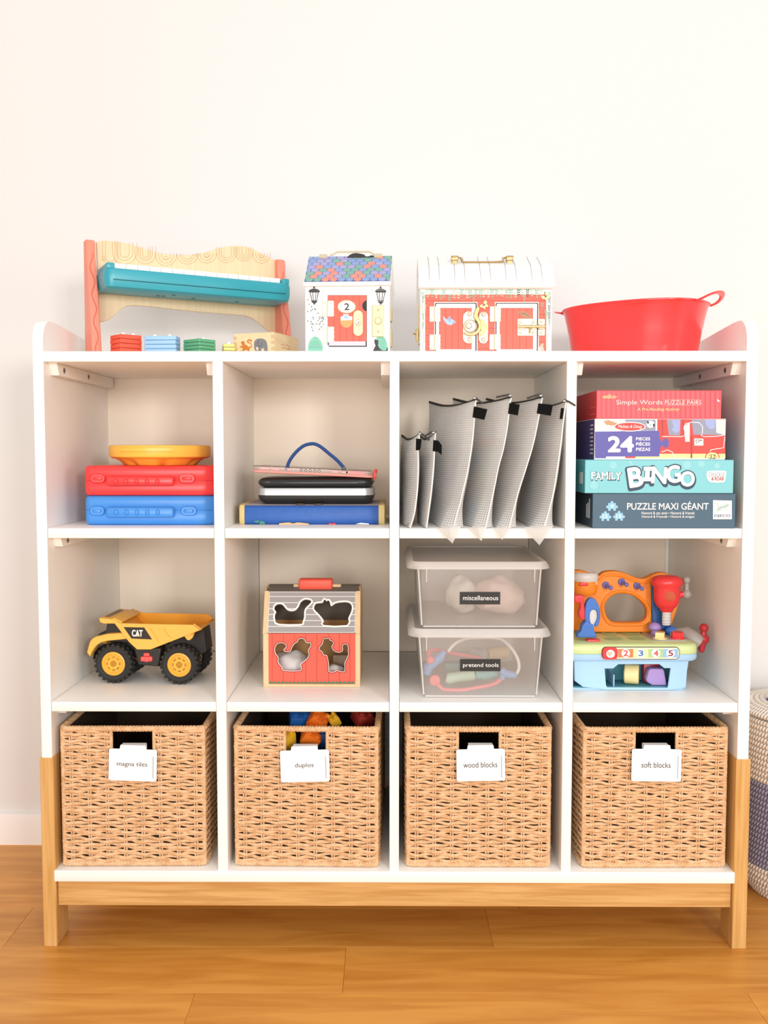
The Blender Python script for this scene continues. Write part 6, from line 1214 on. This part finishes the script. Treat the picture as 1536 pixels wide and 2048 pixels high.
c = PZ(*kw_(895, 740), zq); c.y += .006; q = G(); q.lathe([(.0075, 0), (.007, .010), (.0118, .0125), (.0128, .0155), (.0118, .0200), (.0080, .0240), (.003, .0258), (.0001, .026)], Matrix.Translation((c.x, c.y, zg)), 24); q.obj('mushroom_knob', 'wb_lilac', wb)
# back board with window
wyb = wy+.098; OP = FP(wyb)
oo = [(70, 700), (70, 110), (150, 105), (250, 130), (330, 160), (375, 130), (430, 115), (500, 112), (570, 125), (640, 150), (700, 175), (760, 188), (810, 180), (870, 150), (930, 130), (985, 130), (1050, 150), (1110, 190), (1140, 250), (1150, 330), (1145, 400), (1110, 500), (1075, 600), (1040, 690), (1030, 720), (300, 720)]
win = [(395, 480), (405, 430), (440, 380), (490, 348), (560, 335), (640, 345), (700, 372), (760, 420), (800, 470), (815, 530), (800, 585), (760, 615), (700, 622), (530, 622), (460, 610), (415, 560)]
L = smooth(OP.pts(kw_(*oo[2:-2])), 3, False); L = OP.pts(kw_(oo[0], oo[1]))+L+OP.pts(kw_(oo[-2], oo[-1])); xlo = DV[2][1]+.002
L = [(max(a, xlo), max(b, zg-.004)) for a, b in L]
q = G(); q.prism([L, smooth(OP.pts(kw_(*win)), 3)], -.022, 0, OP, .003, 3); bb_ = q.obj('back_board', 'wb_orange', wb, ang=50)
q = G(); q.tube([OP.w(*p, .0) for p in smooth(OP.pts(kw_(*[(605+(x-605)*1.13, 480+(y-480)*1.16) for x, y in win])), 3)], .0030, 8, closed=True); q.obj('window_rim', 'wb_orange', bb_)
q = G(); q.tube([OP.w(*p, .0005) for p in smooth(OP.pts(kw_((340, 205), (380, 165), (440, 150), (510, 150), (580, 165), (650, 192), (720, 215), (780, 225), (835, 215))), 3, False)], .0030, 8); q.obj('top_rim', 'wb_orange', bb_)
q = G(); A = OP.pts(kw_((320, 330), (320, 640))); 
# left post with grey cap
pc = P(*kw_(205, 200), wyb-.006); rx = (P(*kw_(325, 200), wyb).x-P(*kw_(90, 200), wyb).x)*.5
pcx = max(pc.x, xlo+rx+.0); zz0 = P(*kw_(205, 320), wyb).z; zz1 = P(*kw_(205, 200), wyb).z; zz2 = P(*kw_(205, 130), wyb).z
Mp = Matrix.Translation((pcx, wyb-.004, 0)) @ Matrix.Diagonal((1, .8, 1, 1)); r0 = .0235
q = G(); q.lathe([(r0*.80, zz0-.004), (r0*.92, zz0), (r0*.98, zz0+.006), (r0, zz1-.004), (r0*.98, zz1)], Mp, 32); q.obj('post', 'wb_orange', wb, ang=50)
q = G(); q.lathe([(r0*1.0, zz1-.001), (r0*1.06, zz1+.002), (r0*1.06, zz2-.004), (r0*1.0, zz2), (r0*.80, zz2+.0022), (r0*.78, zz2-.002), (.0001, zz2-.003)], Mp, 32); q.obj('post_cap', 'wb_pale', wb, ang=50)
fz = P(*kw_(185, 243), wyb-.02).z; q = G(); c = P(*kw_(187, 243), wyb-.023); q.box(c.x-.0085, c.x+.0085, wyb-.0245, wyb-.018, c.z-.0032, c.z+.0032, .0015, 2); q.obj('red_button', 'wb_red', wb)
c = P(*kw_(305, 232), wyb-.016); G().box(c.x-.0035, c.x+.0035, wyb-.016, wyb-.008, c.z-.0035, c.z+.0035, .0008, 1).obj('yellow_button', 'print_peach', wb)
for x, y in ((403, 250), (560, 218), (712, 256)):
    c = P(*kw_(x, y), wyb); e = P(*kw_(x+50, y+28), wyb-.022); q = G(); q.sph((c.x, wyb-.001, c.z), (.0073, .004, .0073), 16, 8); q.tube([c+Vector((0, -.002, 0)), c.lerp(e, .6), e], [.0042, .0030, .0028], 10); q.sph(e, .0044, 12, 8); q.obj('hook_peg', 'wb_violet', wb)
# drill press at the right
dc = P(*kw_(1005, 400), wyb-.026); dy = wyb-.028; sc = 1890/(dy+1.6736); zz = lambda y: P(*kw_(1005, y), dy).z; rr_ = lambda w: w/4.955/sc
q = G(); c_x = P(*kw_(905, 450), wyb).x; q.prism([OP.pts(kw_((845, 230), (960, 230), (1040, 480), (1040, 690), (858, 690)))], .0005, .008, OP, .002, 2); q.obj('drill_back', 'wb_navy', wb)
Md = Matrix.Translation((dc.x, dy, 0)) @ Matrix.Diagonal((1, .8, 1, 1))
q = G(); q.lathe([(.0001, zz(155)), (rr_(95), zz(158)), (rr_(140), zz(180)), (rr_(155), zz(215)), (rr_(150), zz(250)), (rr_(132), zz(268)), (rr_(130), zz(280)), (rr_(130), zz(370)), (rr_(120), zz(420)), (rr_(95), zz(462)), (rr_(68), zz(485)), (rr_(62), zz(505)), (rr_(50), zz(515)), (.0001, zz(515))][::-1], Md, 40); dr_ = q.obj('drill_head', 'wb_red', wb, ang=50)
q = G(); lat = P(*kw_(1040, 362), dy-rr_(128)*.8); q.mark(); q.lathe([(.0105, -.002), (.0105, .0012), (.0095, .0018)], Matrix.Translation(lat) @ Matrix.Rotation(pi/2, 4, 'X') @ Matrix.Rotation(rad(-12), 4, 'Y'), 24); q.obj('drill_light', 'wb_lens', dr_)
q = G(); q.lathe([(rr_(40), zz(645)), (rr_(42), zz(640)), (rr_(42), zz(512))], Md, 24)
for k in range(4): q.lathe([(rr_(42), zz(625-k*28)), (rr_(47), zz(618-k*28)), (rr_(42), zz(611-k*28))], Md @ Matrix.Translation((0, 0, 0)), 24, cap=False)
q.obj('drill_bit', 'wb_pale', wb)
q = G(); h1 = P(*kw_(1150, 340), dy); h2 = P(*kw_(1205, 340), dy); h3 = P(*kw_(1205, 200), dy); q.tube([dc+Vector((.01, 0, 0)), h1, h2], [.006, .0062, .0055], 12); q.obj('crank_axle', 'wb_red', wb)
q = G(); q.sph(h2, .0098, 16, 10); q.tube([h2, h2.lerp(h3, .5), h3], [.0058, .0046, .0050], 12); q.sph(h3, .0080, 16, 10); q.obj('crank_handle', 'wb_grey', wb)
# circular saw at the left
sy0 = wy+.028; ks = lambda x, y, d=0: P(*kw_(x, y), sy0+d)
SPl = FP(sy0); q = G()
q.prism([smooth(SPl.pts(kw_((195, 600), (190, 520), (200, 440), (225, 390), (260, 372), (300, 395), (330, 450), (345, 520), (340, 590), (325, 640), (300, 660), (285, 640), (310, 590), (315, 540), (305, 500), (280, 490), (255, 500), (240, 540), (240, 600), (255, 660), (215, 650))), 2)], -.010, .006, SPl, .0025, 3); sg_ = q.obj('saw_guard', 'wb_royal', wb, ang=50)
q = G(); c = ks(285, 560); q.mark(); q.lathe([(.0001, -.0015), (.019, -.0015), (.021, 0), (.019, .0015), (.0001, .0015)], Matrix.Translation(c) @ Matrix.Diagonal((.42, 1, 1, 1)) @ Matrix.Rotation(pi/2, 4, 'X'), 28)
q.obj('saw_blade', 'wb_pale', sg_)
q = G(); bz = ks(210, 765).z; A = SPl.pts(kw_((115, 765), (310, 765), (300, 735), (285, 700), (275, 640), (200, 600), (165, 640), (150, 700), (118, 725)))
A = [(max(a, xlo), max(b, zg+.0005)) for a, b in A]; q.prism([A], -.014, .008, SPl, .003, 3); q.obj('saw_foot', 'wb_royal', wb, ang=50)
q = G(); A = SPl.pts(kw_((92, 350), (185, 348), (188, 420), (200, 520), (200, 590), (175, 600), (140, 570), (132, 520), (150, 470), (148, 425), (92, 425))); A = [(max(a, xlo), b) for a, b in A]
q.prism([A], -.012, .004, SPl, .003, 3); q.obj('saw_handle', 'wb_red', wb, ang=50)
c = PZ(*kw_(278, 795), zg+.002); G().box(c.x-.012, c.x+.012, c.y-.006, c.y+.010, zg-.001, zg+.004, .0015, 2).obj('red_button', 'wb_red', wb)
# vise at the right end
v0 = P(*kw_(1120, 740), wy+.075); v1 = P(*kw_(1322, 800), wy+.045); q = G(); q.tube([v0+Vector((-.01, 0, -.006)), v0.lerp(v1, .5)+Vector((0, 0, .0045)), v1+Vector((-.006, 0, .001)), v1+Vector((0, 0, -.003))], [.017, .0175, .0165, .015], 20); q.obj('vise', 'wb_grey', wb, ang=50)
q = G(); vx = v1.x+.001; hz_ = lambda x, y: P(*kw_(x, y), v1.y); c = hz_(1370, 785); q.tube([v1+Vector((-.002, 0, -.003)), hz_(1350, 785)], .007, 12)
q.tube([hz_(1378, 668), hz_(1374, 720), hz_(1374, 785)], [.0062, .0055, .0085], 12); q.sph(hz_(1378, 675), .0088, 14, 8); q.sph(hz_(1375, 785), (.0105, .0105, .0105), 14, 8); q.tube([hz_(1365, 790), hz_(1352, 890)], [.0085, .0062], 12); q.sph(hz_(1352, 892), .0056, 12, 8); q.obj('vise_handle', 'wb_crimson', wb)
# blocks in the tray
c = P(*kw_(655, 1120), wy+.022); r_ = .0190; q = G(); a0 = P(*kw_(600, 1120), wy+.02); a1 = P(*kw_(735, 1120), wy+.02)
q.cyl((a0.x, wy+.030, S2+.0065+r_), (a1.x, wy+.022, S2+.0065+r_), r_, n=30, bev=.002); q.mark(); o = q.obj('toy_block', 'wb_cream', ang=40); tag(o, 'pale yellow round block in the workbench tray', 'block')
q = G(); a = P(*kw_(775, 1200), wy+.04).x; b = P(*kw_(935, 1200), wy+.04).x; q.box(a, b, wy+.038, wy+.056, S2+.0065, S2+.0065+.036, .003, 2); o = q.obj('toy_block', 'wb_crimson'); tag(o, 'dark red square block at the back of the workbench tray', 'block')
q = G(); pB = FP(wy+.012); A = pB.pts(kw_((865, 1258), (1012, 1254), (985, 1100), (970, 1080), (850, 1080), (830, 1100), (806, 1185), (815, 1215))); A = [(x, max(z, S2+.0065)) for x, z in A]; q.prism([A], -.022, 0, pB, .0025, 2); o = q.obj('toy_block', 'wb_lilac', ang=40); tag(o, 'lilac triangular block at the right of the workbench tray', 'block')
# ================================================================ BUILDING BLOCKS IN THE SECOND BASKET
mat('brick_orange', 'e87420', .4); mat('brick_yellow', 'e8b52c', .4); mat('brick_blue', '1f63b0', .4); mat('brick_navy', '27477f', .45); mat('brick_red', 'a8352a', .45)
bcx = (P(463, 1600, .016).x+P(763, 1600, .016).x)/2
def brick(px, py, Y, sz, rot, m, label, studs=(2, 2)):
    c = P(px, py, Y); t = thing('building_block', label, 'block', tuple(c), 'big building blocks in the second basket', rot); M = WM[t.name]
    w, d, h = sz; q = G(); q.mark(); q.box(-w/2, w/2, -d/2, d/2, -h/2, h/2, .0025, 2); q.xf(M); q.obj('body', m, t)
    for i in range(studs[0]):
        for j in range(studs[1]): q = G(); x = (i-(studs[0]-1)/2)*w/studs[0]; y = (j-(studs[1]-1)/2)*d/studs[1]; q.lathe([(w/studs[0]*.30, h/2-.001), (w/studs[0]*.30, h/2+.004), (w/studs[0]*.27, h/2+.0045)], M @ Matrix.Translation((x, y, 0)), 14); q.obj('stud', m, t)
brick(622, 1473, .060, (.034, .034, .024), (.5, .5, .25), 'brick_orange', 'orange building block filling the handle hole of the second basket')
brick(572, 1480, .052, (.028, .028, .030), (.3, .2, -.6), 'brick_yellow', 'yellow building block at the left of the second basket handle hole')
brick(648, 1478, .075, (.030, .034, .034), (.2, .1, .3), 'brick_navy', 'navy building block at the right of the second basket handle hole')
brick(600, 1436, .110, (.040, .040, .024), (.35, .1, .2), 'brick_blue', 'bright blue building block at the top of the second basket')
brick(636, 1440, .085, (.034, .034, .024), (.6, .7, .2), 'brick_orange', 'dull orange building block beside the blue one atop the second basket')
brick(668, 1441, .085, (.020, .024, .018), (.3, -.5, .3), 'brick_yellow', 'small yellow building block at the right top of the second basket')
brick(725, 1436, .13, (.036, .036, .022), (.3, .2, .5), 'brick_red', 'dark red building block near the right rim of the second basket')
brick(590, 1510, .09, (.05, .05, .03), (.1, .2, .5), 'brick_navy', 'dark blue building block under the orange one in the second basket')
# ================================================================ COILED ROPE HAMPER (right edge)
def coil_mat(name, c, c2):
    m = mat(name, c, .75); nt = m.node_tree; a = nt.nodes.new('ShaderNodeAttribute'); a.attribute_name = 'stitch'; r = nt.nodes.new('ShaderNodeMix'); r.data_type = 'RGBA'; r.inputs[6].default_value = lin(c2); r.inputs[7].default_value = lin(c)
    nt.links.new(a.outputs['Fac'], r.inputs[0]); nt.links.new(r.outputs[2], nt.nodes['Principled BSDF'].inputs['Base Color'])
coil_mat('coil_white', 'f3eadf', '8f7b64'); coil_mat('coil_blue', 'a3a0b8', '23254a'); coil_mat('coil_handle', 'e8ecf4', '3c4f80')
HX = P(1622, 1600, .245).x; HY = .245; HR = .138
hm = thing('rope_hamper', 'lidded round hamper of coiled cream rope with a dark blue band', 'basket', (HX, HY, 0))
def coil(R, z, rr, m, nm='coil', ph=0, squash=1.0, pitch=.0072):
    n = int(2*pi*R/pitch)*4; n -= n % 4; pts = []; vs = []; st_ = []; k = 8
    for i in range(n):
        t = 2*pi*i/n+ph; s = (.80, 1.06, 1.10, 1.0)[i % 4]; w = (0.0, .9, 1.0, .75)[i % 4]
        for j in range(k):
            a = 2*pi*j/k; sh = .35*sin(a)*2*pi/n*4*.9; vs.append(Vector((HX+(R+rr*s*cos(a))*cos(t+sh*.8), HY+(R+rr*s*cos(a))*sin(t+sh*.8), z+rr*squash*s*sin(a)))); st_.append(w)
    fs = [(i*k+j, i*k+(j+1) % k, ((i+1) % n)*k+(j+1) % k, ((i+1) % n)*k+j) for i in range(n) for j in range(k)]
    q = G(); q.add(vs, fs); o = q.obj(nm, m, hm, ang=70); at = o.data.attributes.new('stitch', 'FLOAT', 'POINT'); at.data.foreach_set('value', st_); return o
zt_h = P(1500, 1428, .245).z-.01
rr0 = .0062; z = rr0; k = 0; zl = .0
zlid = P(1520, 1432, .20).z
while z < zlid-.004:
    f = min(1, z/.055); R = HR*(.80+.20*sin(f*pi/2)); 
    yy_top, yy_bot = P(1505, 1545, .245).z, P(1505, 1706, .245).z
    m_ = 'coil_blue' if yy_bot < z < yy_top else 'coil_white'
    coil(R, z, rr0, m_, ph=k*.013); z += rr0*1.86; k += 1
q = G(); q.lathe([(.0001, .001), (HR*.78, .001), (HR*.97, .06), (HR*.985, zlid-.01), (HR*.9, zlid)], Matrix.Translation((HX, HY, 0)), 40); q.obj('inner_wall', 'liner', hm)
k = 0; R = HR+.004
while R > .008:
    f = 1-R/(HR+.004); coil(R, zlid+.004+.020*(1-(1-f)**2), .0060, 'coil_white' , 'lid_coil', ph=k*.02); R -= .0108; k += 1
q = G(); hcx = P(1566, 1388, HY).x; pts = [(hcx-.028+.0+.056*t, HY+.0, zlid+.018+.014*sin(pi*t)**.7) for t in [j/40 for j in range(41)]]
q.tube(pts, .0075, 10, rope=(.010, .25, 2)); o = q.obj('lid_handle', 'coil_handle', hm); at = o.data.attributes.new('stitch', 'FLOAT', 'POINT'); at.data.foreach_set('value', [1.0 if (i//10) % 5 > 1 else 0.0 for i in range(len(o.data.vertices))])
# ================================================================ tiny air gaps so that nothing shares a face with what carries it
lift = {'carry_case': 1, 'play_mat_case': 1, 'puzzle_box': 1, 'storage_bin': 1}
for o in list(COL.objects):
    if o.parent is None and o.get('category') and o.name not in ('shelving_unit', 'rope_hamper'):
        n = o.name; k = 1
        if n in ('carry_case.001', 'tablet', 'bingo_box', 'storage_bin.001'): k = 2
        if n in ('yellow_disc_toy', 'tablet.001', 'puzzle_box.001'): k = 3
        if n in ('drawing_board', 'puzzle_box.002'): k = 4
        if n.startswith('stacking_tile'): k = 2
        o.location.z += .0003*k+(.0012 if n.startswith('woven_basket') else 0)
